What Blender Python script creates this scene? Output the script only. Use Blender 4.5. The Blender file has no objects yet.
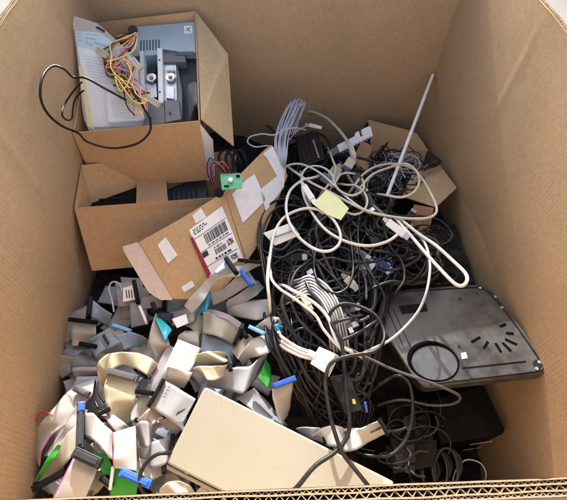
import bpy, bmesh, math, random
from mathutils import noise as mn
from mathutils import Vector, Matrix
random.seed(7)
S = bpy.context.scene
COL = S.collection
# ------------------------------------------------------------------ camera (solved from the box edges)
CAM = Vector((-0.0263, -0.0319, 1.3234)); YAW, PIT, ROL, F = 0.0433186, 0.961190, 0.0090145, 410.6
c, s = math.cos(YAW), math.sin(YAW)
_r, _h = Vector((c, -s, 0)), Vector((s, c, 0))
cp, sp = math.cos(PIT), math.sin(PIT)
FW = _h*cp + Vector((0, 0, -sp)); _up = _h*sp + Vector((0, 0, cp))
RT = _r*math.cos(ROL) + _up*math.sin(ROL); UP = -_r*math.sin(ROL) + _up*math.cos(ROL)
def ray(x, y): return FW + RT*((x-283.5)/F) - UP*((y-250)/F)
def P(x, y, z):
    d = ray(x, y); return CAM + d*((z-CAM.z)/d.z)
def PYY(x, y, Y):
    d = ray(x, y); return CAM + d*((Y-CAM.y)/d.y)
def PXX(x, y, X):
    d = ray(x, y); return CAM + d*((X-CAM.x)/d.x)
class Plane:
    """a real plane through three measured points; on(x, y) is where a sight line meets it"""
    def __init__(self, a, b, c_):
        self.o = a; n = (b-a).cross(c_-a).normalized()
        self.n = n if n.dot(CAM-a) > 0 else -n
    def on(self, x, y, lift=0.0):
        d = ray(x, y); o = self.o + self.n*lift
        return CAM + d*((o-CAM).dot(self.n)/d.dot(self.n))
cam = bpy.data.cameras.new('camera'); co = bpy.data.objects.new('camera', cam); COL.objects.link(co)
M = Matrix.Identity(4)
for i in range(3):
    M[i][0] = RT[i]; M[i][1] = UP[i]; M[i][2] = -FW[i]; M[i][3] = CAM[i]
co.matrix_world = M
cam.sensor_fit = 'HORIZONTAL'; cam.sensor_width = 36; cam.lens = 36*F/567; cam.clip_start = 0.01; cam.clip_end = 500
S.camera = co

# ------------------------------------------------------------------ light
ELEV, AZ = 28.0, -1.6      # sun stands low behind the far wall
w = bpy.data.worlds.new('World'); S.world = w; w.use_nodes = True
nt = w.node_tree; bg = nt.nodes['Background']
sky = nt.nodes.new('ShaderNodeTexSky'); sky.sky_type = 'NISHITA'; sky.sun_disc = False
sky.sun_elevation = math.radians(ELEV); sky.sun_rotation = math.radians(AZ)
sky.air_density = 1.0; sky.dust_density = 4.0; sky.ozone_density = 0.6
hs = nt.nodes.new('ShaderNodeHueSaturation'); hs.inputs['Saturation'].default_value = .68
nt.links.new(sky.outputs[0], hs.inputs['Color']); nt.links.new(hs.outputs[0], bg.inputs[0]); bg.inputs[1].default_value = 0.15
sl = bpy.data.lights.new('sun', 'SUN'); sl.energy = 3.2; sl.angle = math.radians(0.55); sl.color = (1, .96, .89)
so = bpy.data.objects.new('sun', sl); COL.objects.link(so)
sd = Vector((math.sin(math.radians(AZ))*math.cos(math.radians(ELEV)), math.cos(math.radians(AZ))*math.cos(math.radians(ELEV)), math.sin(math.radians(ELEV))))
so.rotation_euler = sd.to_track_quat('Z', 'Y').to_euler(); so.location = sd*5
S.view_settings.view_transform = 'Standard'; S.view_settings.look = 'None'; S.view_settings.gamma = 1
S.view_settings.exposure = 1.66
S.render.engine = 'CYCLES'; S.cycles.max_bounces = 12; S.cycles.diffuse_bounces = 10

# ------------------------------------------------------------------ materials
MATS = {}
def base_mat(name, rough=.6, spec=.4, metal=0):
    m = bpy.data.materials.new(name); m.use_nodes = True
    b = m.node_tree.nodes['Principled BSDF']
    b.inputs['Roughness'].default_value = rough; b.inputs['Metallic'].default_value = metal
    b.inputs['Specular IOR Level'].default_value = spec
    MATS[name] = m; return m, m.node_tree, b
def N(t, typ, **kw):
    n = t.nodes.new(typ)
    for k, v in kw.items(): setattr(n, k, v)
    return n
def noise(t, vec, scale, detail=4, rough=.55):
    n = N(t, 'ShaderNodeTexNoise'); n.inputs['Scale'].default_value = scale
    n.inputs['Detail'].default_value = detail; n.inputs['Roughness'].default_value = rough
    if vec is not None: t.links.new(vec, n.inputs['Vector'])
    return n.outputs['Fac']
def maprange(t, v, a, b, c_, d):
    n = N(t, 'ShaderNodeMapRange'); t.links.new(v, n.inputs[0])
    for i, q in enumerate((a, b, c_, d)): n.inputs[i+1].default_value = q
    return n.outputs[0]
def math_(t, op, a, b=None):
    n = N(t, 'ShaderNodeMath', operation=op)
    for i, q in enumerate((a, b)):
        if q is None: continue
        if isinstance(q, (int, float)): n.inputs[i].default_value = q
        else: t.links.new(q, n.inputs[i])
    return n.outputs[0]
def mixc(t, fac, a, b, mode='MIX'):
    n = N(t, 'ShaderNodeMix', data_type='RGBA', blend_type=mode)
    if isinstance(fac, (int, float)): n.inputs[0].default_value = fac
    else: t.links.new(fac, n.inputs[0])
    for i, q in ((6, a), (7, b)):
        if isinstance(q, tuple): n.inputs[i].default_value = (*q, 1)
        else: t.links.new(q, n.inputs[i])
    return n.outputs[2]
def bump(t, b, h, strength=.3, dist=.002):
    n = N(t, 'ShaderNodeBump'); n.inputs['Strength'].default_value = strength; n.inputs['Distance'].default_value = dist
    t.links.new(h, n.inputs['Height']); t.links.new(n.outputs[0], b.inputs['Normal'])
def tc(t, which='Object'): return N(t, 'ShaderNodeTexCoord').outputs[which]
def vscale(t, v, sc):
    n = N(t, 'ShaderNodeMapping'); t.links.new(v, n.inputs[0]); n.inputs['Scale'].default_value = sc; return n.outputs[0]

def plain(name, col, rough=.5, spec=.4, metal=0, var=.12, sc=40, bmp=.08, dirt=None, dirtamt=.4):
    m, t, b = base_mat(name, rough, spec, metal)
    o = tc(t); n1 = noise(t, o, sc, 5, .6)
    k = maprange(t, n1, .3, .7, 1-var, 1+var)
    col_ = mixc(t, 1.0, tuple(col), k, 'MULTIPLY')
    if dirt:
        n2 = noise(t, o, sc*.45, 6, .7); f = maprange(t, n2, .5, .72, 0, dirtamt)
        col_ = mixc(t, f, col_, dirt)
    t.links.new(col_, b.inputs['Base Color'])
    r = maprange(t, noise(t, o, sc*2.3, 3), .3, .7, max(0, rough-.1), min(1, rough+.12)); t.links.new(r, b.inputs['Roughness'])
    if bmp: bump(t, b, n1, bmp, .002)
    return m
def cardboard(name, col, flute=.008, amt=.05, vertical=True, stain=.25):
    """kraft board: fibres, flecks, faint washboard of the flutes; UV is in metres"""
    m, t, b = base_mat(name, .82, .18)
    uv = tc(t, 'UV'); sx = N(t, 'ShaderNodeSeparateXYZ'); t.links.new(uv, sx.inputs[0])
    u, v = sx.outputs[0], sx.outputs[1]
    a, l = (u, v) if vertical else (v, u)
    ph = math_(t, 'MULTIPLY', a, 2*math.pi/flute)
    wob = noise(t, vscale(t, uv, (14, 14, 1)), 1, 3)
    st = math_(t, 'SINE', math_(t, 'ADD', ph, math_(t, 'MULTIPLY', wob, 3.0)))
    patch = maprange(t, noise(t, vscale(t, uv, (5, 5, 1)), 1, 4), .38, .66, 0.05, 1)
    st = math_(t, 'MULTIPLY', st, patch)
    fib = noise(t, vscale(t, uv, (900, 160, 1) if vertical else (160, 900, 1)), 1, 4, .7)
    fib2 = noise(t, vscale(t, uv, (260, 300, 1)), 1, 5, .75)
    big = noise(t, vscale(t, uv, (4, 3, 1)), 1, 5, .6)
    k = math_(t, 'ADD', maprange(t, fib, .3, .7, .86, 1.14), math_(t, 'ADD', maprange(t, fib2, .33, .67, -.16, .16), maprange(t, noise(t, vscale(t, uv, (90, 70, 1)), 1, 4, .7), .33, .67, -.07, .07)))
    k = math_(t, 'ADD', k, math_(t, 'MULTIPLY', st, amt))
    k = math_(t, 'MULTIPLY', k, maprange(t, big, .3, .7, .9, 1.08))
    cc = mixc(t, 1.0, tuple(col), k, 'MULTIPLY')
    # small darker scuffs
    sc_ = noise(t, vscale(t, uv, (9, 16, 1)), 1, 8, .75)
    cc = mixc(t, maprange(t, sc_, .54, .70, 0, stain), cc, (col[0]*.5, col[1]*.46, col[2]*.42))
    sc2 = noise(t, vscale(t, uv, (60, 3.5, 1)), 1, 6, .7)   # pale rubbed streaks
    cc = mixc(t, maprange(t, sc2, .62, .74, 0, .3), cc, (min(1, col[0]*1.35), min(1, col[1]*1.38), min(1, col[2]*1.42)))
    t.links.new(cc, b.inputs['Base Color'])
    h = math_(t, 'ADD', math_(t, 'MULTIPLY', fib2, .35), math_(t, 'MULTIPLY', st, .10))
    bump(t, b, h, .22, .0011)
    return m
def ribbon_mat(name, col, edge=None, wires=24, spec=.35, back=None):
    m, t, b = base_mat(name, .48, spec)
    uv = tc(t, 'UV'); sx = N(t, 'ShaderNodeSeparateXYZ'); t.links.new(uv, sx.inputs[0]); u = sx.outputs[0]
    st = math_(t, 'SINE', math_(t, 'MULTIPLY', u, 2*math.pi*wires))
    o = tc(t); n1 = noise(t, o, 26, 5, .65); n2 = noise(t, o, 9, 3)
    k = math_(t, 'ADD', math_(t, 'MULTIPLY', st, .05), maprange(t, n1, .3, .7, .88, 1.07))
    cc = mixc(t, 1.0, tuple(col), k, 'MULTIPLY')
    cc = mixc(t, maprange(t, noise(t, o, 34, 7, .75), .57, .74, 0, .4), cc, (col[0]*.55, col[1]*.5, col[2]*.42))
    if edge:
        cc = mixc(t, math_(t, 'LESS_THAN', u, .045), cc, edge)
    t.links.new(cc, b.inputs['Base Color'])
    bump(t, b, math_(t, 'ADD', math_(t, 'MULTIPLY', st, .6), math_(t, 'MULTIPLY', n2, 3.0)), .14, .0012)
    return m
KR = (.50, .335, .20)
cardboard('kraft_wall', (.425, .288, .168), .0085, .055)
cardboard('kraft_edge', (.30, .205, .118), .0085, .0, stain=.35)
cardboard('kraft_box', (.47, .295, .155), .006, .03, True)
cardboard('kraft_mailer', (0.459, 0.306, 0.162), .004, .02, True, .3)
cardboard('kraft_pale', (0.495, 0.351, 0.198), .006, .03, True)
cardboard('pinkish_board', (0.576, 0.464, 0.400), .004, .01, True, .15)
plain('white_tape', (0.694, 0.684, 0.694), .4, .4, var=.05, sc=60, dirt=(.55, .5, .45), dirtamt=.3)
plain('white_paper', (0.750, 0.741, 0.731), .7, .2, var=.04, sc=70, bmp=.05)
plain('band_print', (.34, .48, .62), .6, .2, var=.05)
plain('note_paper', (0.681, 0.690, 0.386), .7, .2, var=.05, sc=60, bmp=.03)
plain('print_grey', (.12, .13, .16), .7, .2, var=.3, bmp=0)
plain('satin_grey', (.045, .046, .05), .3, .7, var=.25, sc=25, bmp=.03, dirt=(.12, .11, .1), dirtamt=.5)
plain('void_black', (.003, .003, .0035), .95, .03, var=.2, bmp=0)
plain('ink', (.03, .03, .035), .7, .2, var=.2, bmp=0)
plain('red_strip', (0.2520, 0.0140, 0.0210), .45, .4, var=.2)
plain('black_rubber', (0.0096, 0.0096, 0.0108), .42, .32, var=.3, sc=60, bmp=.05, dirt=(.07, .065, .06), dirtamt=.5)
plain('black_cord', (0.0072, 0.0072, 0.0084), .36, .32, var=.3, sc=50, bmp=.04)
plain('grey_cord', (0.0638, 0.0638, 0.0690), .4, .32, var=.2, sc=50, bmp=.04)
plain('dark_grey_cord', (0.0210, 0.0216, 0.0252), .4, .32, var=.25, sc=50, bmp=.04)
plain('white_cord', (0.647, 0.621, 0.576), .38, .45, var=.06, sc=30, bmp=.04, dirt=(.45, .4, .33), dirtamt=.35)
plain('cream_cord', (0.570, 0.518, 0.424), .4, .45, var=.07, sc=30, bmp=.04, dirt=(.4, .34, .26), dirtamt=.35)
plain('silver_cord', (0.375, 0.404, 0.469), .35, .5, var=.1, sc=40, bmp=.03)
plain('black_plastic', (0.0078, 0.0081, 0.0090), .45, .32, var=.25, sc=45, bmp=.1, dirt=(.05, .047, .043), dirtamt=.3)
plain('matte_black', (0.0048, 0.0048, 0.0053), .55, .14, var=.3, sc=50, bmp=.12, dirt=(.03, .028, .025), dirtamt=.3)
plain('dark_grey_plastic', (0.0315, 0.0329, 0.0378), .45, .32, var=.15, sc=60, bmp=.08)
plain('mid_grey_plastic', (0.1200, 0.1240, 0.1360), .45, .45, var=.12, sc=60, bmp=.06)
plain('white_plastic', (0.711, 0.711, 0.702), .35, .45, var=.05, sc=40, bmp=.03, dirt=(.5, .46, .4), dirtamt=.25)
plain('tube_white', (.86, .86, .86), .35, .45, var=.03, sc=40, bmp=.03)
plain('cream_plastic', (0.475, 0.421, 0.317), .42, .4, var=.05, sc=60, bmp=.04)
plain('blue_plastic', (.02, .10, .50), .4, .45, var=.15, sc=60)
plain('pale_blue_plastic', (.16, .42, .72), .4, .45, var=.1, sc=60)
plain('cyan_sheet', (.03, .42, .55), .35, .5, var=.12, sc=40)
plain('teal_sheet', (.02, .20, .36), .4, .5, var=.15, sc=40)
plain('navy_plastic', (.012, .03, .13), .4, .5, var=.2)
plain('green_board', (.06, .30, .16), .4, .5, var=.25, sc=160)
plain('metal', (.50, .53, .57), .36, .5, metal=.85, var=.12, sc=30, bmp=.04)
plain('blue_grey_metal', (0.344, 0.432, 0.496), .42, .5, metal=.25, var=.06, sc=20, bmp=.03, dirt=(.30, .35, .4), dirtamt=.3)
plain('grey_metal', (0.0910, 0.1015, 0.1190), .42, .5, metal=.3, var=.12, sc=25, bmp=.04)
plain('pin_metal', (.62, .60, .55), .3, .5, metal=.9, var=.1)
plain('grey_paper', (.42, .44, .47), .8, .2)
for nm, cl in (('yellow', (.72, .58, .10)), ('red', (.42, .03, .04)), ('magenta', (.35, .05, .20)), ('orange', (.72, .25, .04)), ('purple', (.12, .04, .18)), ('pink', (.62, .26, .32)), ('lime', (.45, .6, .15))):
    plain(nm+'_wire', cl, .4, .45, var=.1)
ribbon_mat('ribbon_grey', (0.255, 0.258, 0.272))
ribbon_mat('ribbon_grey_pink', (0.296, 0.277, 0.296), (.45, .10, .22))
ribbon_mat('ribbon_blue_grey', (0.252, 0.296, 0.355))
ribbon_mat('ribbon_dark_grey', (0.126, 0.130, 0.144))
ribbon_mat('ribbon_beige', (.36, .337, .285))
ribbon_mat('ribbon_cream', (.43, .395, .285), wires=24)
ribbon_mat('ribbon_white', (.43, .425, .415))
ribbon_mat('ribbon_white_pink', (.43, .418, .40), (.66, .12, .30))
ribbon_mat('ribbon_tan', (0.311, 0.252, 0.192))
ribbon_mat('ribbon_green', (0.0300, 0.2880, 0.0300), wires=24)
# clear blister pack
m, t, b = base_mat('clear_plastic', .05, .8)
b.inputs['Base Color'].default_value = (.9, .94, .97, 1)
b.inputs['Alpha'].default_value = .2
o_ = tc(t); bump(t, b, noise(t, o_, 18, 3), .35, .004)
# cream panel wants scuffs and small scratches
m, t, b = base_mat('cream_panel', .42, .4)
o_ = tc(t); n1 = noise(t, o_, 7, 4); n2 = noise(t, vscale(t, o_, (60, 22, 40)), 1, 8, .8); n3 = noise(t, o_, 85, 3, .6)
cc = mixc(t, maprange(t, n1, .35, .65, 0, 1), (.262, .242, .188), (.282, .263, .21))
cc = mixc(t, maprange(t, n2, .60, .70, 0, .6), cc, (.2, .155, .10))
cc = mixc(t, maprange(t, n3, .67, .75, 0, .5), cc, (.2, .16, .11))
t.links.new(cc, b.inputs['Base Color']); bump(t, b, n3, .05, .001)
# dusty black tray
m, t, b = base_mat('dusty_black', .4, .75)
o_ = tc(t); n1 = noise(t, o_, 7, 8, .72); n2 = noise(t, o_, 30, 8, .75)
f = math_(t, 'ADD', maprange(t, n1, .42, .68, 0, .45), maprange(t, n2, .42, .68, 0, .45))
cc = mixc(t, f, (.004, .005, .008), (.075, .068, .06)); t.links.new(cc, b.inputs['Base Color'])
t.links.new(maprange(t, f, 0, .6, .33, .52), b.inputs['Roughness']); bump(t, b, n2, .08, .001)
# ground: speckled concrete
m, t, b = base_mat('speckled_concrete', .85, .2)
o_ = tc(t); n1 = noise(t, o_, 2.2, 6, .6); n2 = noise(t, o_, 95, 4, .7)
cc = mixc(t, maprange(t, n1, .3, .7, 0, 1), (.17, .165, .155), (.23, .22, .205))
cc = mixc(t, maprange(t, n2, .58, .66, 0, .75), cc, (.13, .125, .115)); cc = mixc(t, maprange(t, n2, .30, .40, .6, 0), cc, (.33, .32, .30))
t.links.new(cc, b.inputs['Base Color']); bump(t, b, n2, .3, .004)
# heap of scrap seen in the gaps
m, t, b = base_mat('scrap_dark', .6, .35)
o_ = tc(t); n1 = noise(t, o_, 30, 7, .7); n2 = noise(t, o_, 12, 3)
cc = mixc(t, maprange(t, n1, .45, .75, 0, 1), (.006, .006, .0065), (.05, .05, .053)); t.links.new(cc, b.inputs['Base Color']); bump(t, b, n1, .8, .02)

# ------------------------------------------------------------------ object helpers
def link(name, bm, mat, parent=None, smooth=False, recalc=True):
    if recalc: bmesh.ops.recalc_face_normals(bm, faces=bm.faces)
    me = bpy.data.meshes.new(name); bm.to_mesh(me); bm.free()
    if smooth:
        for p in me.polygons: p.use_smooth = True
    mats = mat if isinstance(mat, (list, tuple)) else [mat]
    for q in mats: me.materials.append(MATS[q])
    o = bpy.data.objects.new(name, me); COL.objects.link(o)
    if parent is not None:
        o.parent = parent; o.matrix_parent_inverse = parent.matrix_world.inverted()
    return o
def thing(name, label, cat, loc=(0, 0, 0), group=None):
    o = bpy.data.objects.new(name, None); COL.objects.link(o); o.empty_display_size = .05
    o.matrix_world = Matrix.Translation(Vector(loc)); o['label'] = label; o['category'] = cat
    if group: o['group'] = group
    return o
def tag(o, label, cat, group=None):
    o['label'] = label; o['category'] = cat
    if group: o['group'] = group
    return o
def part(name, bm, mat, parent, label=None, smooth=False):
    o = link(name, bm, mat, parent, smooth)
    if label: o['label'] = label
    return o
def catmull(pts, n=8, ten=1.0):
    out = []; L = len(pts)
    for i in range(L-1):
        p0 = pts[max(i-1, 0)]; p1 = pts[i]; p2 = pts[i+1]; p3 = pts[min(i+2, L-1)]
        for k in range(n):
            t_ = k/n; t2 = t_*t_; t3 = t2*t_
            m1, m2 = (p2-p0)*(.5*ten), (p3-p1)*(.5*ten)
            out.append(p1*(2*t3-3*t2+1)+m1*(t3-2*t2+t_)+p2*(3*t2-2*t3)+m2*(t3-t2))
    out.append(pts[-1].copy()); return out
def tube(bm, pts, r, seg=8, caps=True):
    """one swept round cord along pts"""
    rings = []; nrm = None
    for i, p in enumerate(pts):
        a = pts[max(i-1, 0)]; b_ = pts[min(i+1, len(pts)-1)]
        tn = (b_-a)
        if tn.length < 1e-7: tn = Vector((0, 0, 1))
        tn.normalize()
        if nrm is None:
            nrm = tn.orthogonal().normalized()
        else:
            nrm = (nrm - tn*nrm.dot(tn))
            nrm = nrm.normalized() if nrm.length > 1e-6 else tn.orthogonal().normalized()
        bn = tn.cross(nrm); rr = r(i/(len(pts)-1)) if callable(r) else r
        rings.append([bm.verts.new(p + (nrm*math.cos(2*math.pi*k/seg) + bn*math.sin(2*math.pi*k/seg))*rr) for k in range(seg)])
    for A, B in zip(rings, rings[1:]):
        for k in range(seg):
            f_ = bm.faces.new((A[k], A[(k+1) % seg], B[(k+1) % seg], B[k])); f_.smooth = True
    if caps:
        bm.faces.new(rings[0][::-1]); bm.faces.new(rings[-1])
    return bm
def set_uv(bm, f_, ex, ey, o):
    uv = bm.loops.layers.uv.verify()
    for l in f_.loops:
        d = l.vert.co-o; l[uv].uv = (d.dot(ex), d.dot(ey))
def slab(bm, pts, th, toward=None, bev=0.0, wobble=0):
    """a plate of real thickness; pts are one face, th goes away from the camera (or toward a point); UV in metres"""
    pts = [Vector(p) for p in pts]
    n = Vector((0, 0, 0))
    for i in range(len(pts)):
        a, b_ = pts[i], pts[(i+1) % len(pts)]
        n += Vector(((a.y-b_.y)*(a.z+b_.z), (a.z-b_.z)*(a.x+b_.x), (a.x-b_.x)*(a.y+b_.y)))
    n.normalize(); cen = sum(pts, Vector())/len(pts)
    tgt = (Vector(toward)-cen) if toward is not None else (cen-CAM)
    if n.dot(tgt) < 0: n = -n
    A = [bm.verts.new(p) for p in pts]; B = [bm.verts.new(p+n*th) for p in pts]
    fs = [bm.faces.new(A), bm.faces.new(B[::-1])]
    L = len(pts)
    for i in range(L): fs.append(bm.faces.new((A[i], B[i], B[(i+1) % L], A[(i+1) % L])))
    bmesh.ops.recalc_face_normals(bm, faces=fs)
    ex = (pts[1]-pts[0]).normalized(); ey = n.cross(ex).normalized()
    for f_ in fs[:2]: set_uv(bm, f_, ex, ey, pts[0])
    for f_ in fs[2:]:
        e = (f_.verts[0].co-f_.verts[1].co); ed = max(((f_.verts[i].co-f_.verts[(i+1) % 4].co) for i in range(4)), key=lambda q: q.length).normalized()
        set_uv(bm, f_, ed, n, pts[0])
    if bev > 0:
        es = list({e for f_ in fs for e in f_.edges})
        bmesh.ops.bevel(bm, geom=es, offset=bev, segments=2, affect='EDGES', profile=.5)
    return bm
def bar(bm, p1, p2, wd, ht, up=None, bev=.0008):
    """rectangular bar from p1 to p2"""
    ax = (p2-p1); L = ax.length; ax.normalize()
    up = Vector(up) if up is not None else (CAM-p1).normalized()
    up = (up-ax*up.dot(ax)).normalized(); sd_ = ax.cross(up)
    m_ = Matrix.Identity(4)
    mid = (p1+p2)/2
    for i in range(3):
        m_[i][0] = ax[i]*L; m_[i][1] = sd_[i]*wd; m_[i][2] = up[i]*ht; m_[i][3] = mid[i]
    r_ = bmesh.ops.create_cube(bm, size=1, matrix=m_)
    if bev:
        es = list({e for v_ in r_['verts'] for e in v_.link_edges})
        bmesh.ops.bevel(bm, geom=es, offset=min(bev, wd*.3, ht*.3), segments=2, affect='EDGES', profile=.5)
    return bm
def disc(bm, cen, nrm, r, h, seg=28, r2=None):
    q = Vector(nrm).to_track_quat('Z', 'Y').to_matrix().to_4x4(); q.translation = cen
    bmesh.ops.create_cone(bm, cap_ends=True, segments=seg, radius1=r, radius2=r if r2 is None else r2, depth=h, matrix=q)
    return bm
def BM(): return bmesh.new()

# ------------------------------------------------------------------ ground
bm = BM()
for gx, gy in ((0, 0),):
    v_ = [bm.verts.new((x, y, 0)) for x, y in ((-60, -60), (60, -60), (60, 60), (-60, 60))]; bm.faces.new(v_)
g = link('ground', bm, 'speckled_concrete'); g['kind'] = 'structure'

# ------------------------------------------------------------------ the big triple-wall box
H, D, TW = .95, 1.155, .0138
big = thing('bulk_box', 'huge open brown corrugated cardboard bin holding all the scrap electronics', 'cardboard bin')
def seg_d(px, py, a, b_):
    ax, ay = a; bx, by = b_; dx, dy = bx-ax, by-ay; L = dx*dx+dy*dy
    t_ = max(0, min(1, ((px-ax)*dx+(py-ay)*dy)/L)); return math.hypot(px-ax-t_*dx, py-ay-t_*dy)
def wave(u, v, k): return (math.sin(u*5.1+k)*math.sin(v*4.3+k*1.7)*.0045 + math.sin(u*13+k*2)*math.sin(v*11+k)*.0012)
def wall_panel(base, along, out, length, creases, seed, bow):
    """inner skin as a fine sheet with creases, outer skin, and the fluted rim between them"""
    base, along, out = Vector(base), Vector(along), Vector(out)
    nu, nv = int(length/.008), int(H/.008)
    bm = BM(); uvl = bm.loops.layers.uv.verify(); g_ = []
    for j in range(nv+1):
        row = []
        for i in range(nu+1):
            u, v = i*length/nu, j*H/nv
            ef = min(1, u/.2, (length-u)/.2, (H-v-.32)/.25, v/.05)
            d = wave(u, v, seed)*.5*max(0, ef)+bow*math.sin(math.pi*u/length)*(math.sin(math.pi*v/(.72*H))**2 if v < .72*H else 0)
            for (a, b_, amp, wd) in creases:
                q = seg_d(u, v, a, b_); fade = min(1, (H-v)/.02+.25) if v > H-.02 else 1
                d += amp*math.exp(-(q/wd)**2)*max(0, min(1, (H-v)/.05))
            p = base+along*u+Vector((0, 0, v))+out*d
            vv = bm.verts.new(p); row.append((vv, u, v))
        g_.append(row)
    for j in range(nv):
        for i in range(nu):
            q = (g_[j][i], g_[j][i+1], g_[j+1][i+1], g_[j+1][i]); f_ = bm.faces.new([x[0] for x in q]); f_.smooth = True
            for l, x in zip(f_.loops, q): l[uvl].uv = (x[1]+seed, x[2])
    # outer skin and core plug
    o1 = base+out*TW; o2 = base+along*length+out*TW
    for a, b_ in (((o1), (o2)),):
        f_ = bm.faces.new([bm.verts.new(p) for p in (a, b_, b_+Vector((0, 0, H)), a+Vector((0, 0, H)))])
        set_uv(bm, f_, along, Vector((0, 0, 1)), base)
    for a, b_ in ((base, o1), (base+along*length, o2)):
        f_ = bm.faces.new([bm.verts.new(p) for p in (a, b_, b_+Vector((0, 0, H)), a+Vector((0, 0, H)))])
        set_uv(bm, f_, out, Vector((0, 0, 1)), base)
    w_ = link('wall_panel', bm, 'kraft_wall', big, recalc=False)
    # rim: four liners and three fluted layers
    bm = BM(); uvl = bm.loops.layers.uv.verify()
    rnd = random.Random(seed)
    def strip(fn, th, dz):
        n = int(length/.0009); prev = None
        for i in range(n+1):
            u = length*i/n; a = fn(u); top = H+dz+.0012*math.sin(u*9+seed)+.0006*math.sin(u*41+seed)+.0012*mn.noise(Vector((u*60, seed+th*900, 0)))
            p = base+along*u
            ring = [bm.verts.new(p+out*(a-th/2)+Vector((0, 0, top-.045))), bm.verts.new(p+out*(a-th/2)+Vector((0, 0, top))),
                    bm.verts.new(p+out*(a+th/2)+Vector((0, 0, top))), bm.verts.new(p+out*(a+th/2)+Vector((0, 0, top-.045)))]
            if prev:
                for k in range(3):
                    f_ = bm.faces.new((prev[k], ring[k], ring[k+1], prev[k+1]))
                    for l in f_.loops:
                        d_ = l.vert.co-base; l[uvl].uv = (d_.dot(along), d_.z+d_.dot(out))
            prev = ring
    layers = (0.0010, .0045, .0096, TW-.0010)
    for k, a in enumerate(layers):
        strip(lambda u, a=a, k=k: a+(.00035*math.sin(u*31+k*2+seed)+.00025*math.sin(u*97+k*5))*(1 if k in (1, 2) else .3), .0013, .0006 if k in (0, 3) else .0002)
    for (a, b_), per in zip(zip(layers, layers[1:]), (.0056, .0088, .0056)):
        ph = rnd.random()*.01
        def fl(u, a=a, b_=b_, per=per, ph=ph):
            x = ((u+ph+.0016*math.sin(u*17+per*900)+.0009*math.sin(u*53+seed))/per) % 1.0; tri = 1-abs(2*x-1); tri = max(0, min(1, (tri-.5)*1.15+.5))
            return a+.0005+(b_-a-.001)*tri
        strip(fl, .0010, -.0004)
    bk = base+out*.0007
    f_ = bm.faces.new([bm.verts.new(p+Vector((0, 0, H-.020))) for p in (bk, bk+along*length, bk+along*length+out*(TW-.0014), bk+out*(TW-.0014))])
    link('fluted_rim', bm, 'kraft_edge', w_, recalc=False)
def uvL(x, y): q = PXX(x, y, -.5); return (q.y, q.z)
def uvR(x, y): q = PXX(x, y, .5); return (D-q.y, q.z)
cl = [(uvL(0, 135), uvL(36, 186), -.0026, .007), (uvL(36, 186), uvL(85, 262), -.0024, .009), (uvL(100, 60), uvL(60, 20), .003, .012)]
cr = [(uvR(546, 10), uvR(522, 62), -.0009, .008), (uvR(522, 62), uvR(480, 140), -.0008, .009)]
wall_panel((-.5, 0, 0), (0, 1, 0), (-1, 0, 0), D, cl, 1.3, .018)
wall_panel((.5, D, 0), (0, -1, 0), (1, 0, 0), D, cr, 4.1, .020)
wall_panel((-.5-TW, D+.0007, 0), (1, 0, 0), (0, 1, 0), 1+2*TW, [((.7, .2), (.68, .9), .001, .02)], 7.7, .0)
wall_panel((.5+TW, -.0007, 0), (-1, 0, 0), (0, -1, 0), 1+2*TW, [], 9.2, .0)
bm = BM(); slab(bm, [(-.5, 0, .012), (.5, 0, .012), (.5, D, .012), (-.5, D, .012)], .008); part('bottom_panel', bm, 'kraft_wall', big)

# ------------------------------------------------------------------ heap of scrap that carries everything (fills the gaps)
def lerp(a, b_, t_): return a+(b_-a)*max(0, min(1, t_))
def heap_h(x, y):
    left = lerp(.40, .36, (y-.45)/.3)
    mid = lerp(.33, .44, y/.35) if y < .6 else lerp(.44, .30, (y-.6)/.45)
    right = lerp(.12, .40, (y-.12)/.30) if y < .7 else lerp(.36, .26, (y-.7)/.4)
    z = left*max(0, min(1, (-.02-x)/.15)) + mid*max(0, 1-abs(max(0, min(1, (-.02-x)/.15)) + max(0, min(1, (x-.10)/.14)))) + right*max(0, min(1, (x-.10)/.14))
    return z
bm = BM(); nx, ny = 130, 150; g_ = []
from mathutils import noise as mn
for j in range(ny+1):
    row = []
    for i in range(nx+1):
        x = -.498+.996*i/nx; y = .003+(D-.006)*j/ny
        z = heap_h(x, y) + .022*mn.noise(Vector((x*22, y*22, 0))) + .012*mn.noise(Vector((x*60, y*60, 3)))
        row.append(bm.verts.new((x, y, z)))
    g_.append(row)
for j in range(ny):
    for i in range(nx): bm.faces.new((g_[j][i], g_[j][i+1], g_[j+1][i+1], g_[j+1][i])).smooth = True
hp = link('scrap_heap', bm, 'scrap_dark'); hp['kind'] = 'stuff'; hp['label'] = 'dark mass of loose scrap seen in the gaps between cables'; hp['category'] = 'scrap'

# ------------------------------------------------------------------ small cartons
def lerpv(a, b_, t_): return a+(b_-a)*t_
def open_box(root, ftl, ftr, fbl, fbr, btl, btr, th, mat):
    bbl = btl+(fbl-ftl); bbr = btr+(fbr-ftr)
    cen = (ftl+ftr+fbl+fbr+btl+btr+bbl+bbr)/8
    bm = BM()
    slab(bm, [ftl, ftr, fbr, fbl], th, cen, .0006); slab(bm, [btl, btr, bbr, bbl], th, cen, .0006)
    k = th/(btl-ftl).length*1.05
    for a, b_, c_, d_ in ((ftl, btl, bbl, fbl), (ftr, btr, bbr, fbr)):
        slab(bm, [lerpv(a, b_, k), lerpv(b_, a, k), lerpv(c_, d_, k), lerpv(d_, c_, k)], th, cen, .0006)
    i_ = lambda p: p+(cen-p)*.03
    slab(bm, [i_(fbl), i_(fbr), i_(bbr), i_(bbl)], th, cen)
    part('box_body', bm, mat, root)
A_ftl = PYY(72, 133, .775); A_ftr = PYY(200, 121, .79); A_fbl = PYY(97, 190, .745); A_fbr = PYY(208, 180, .755)
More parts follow.
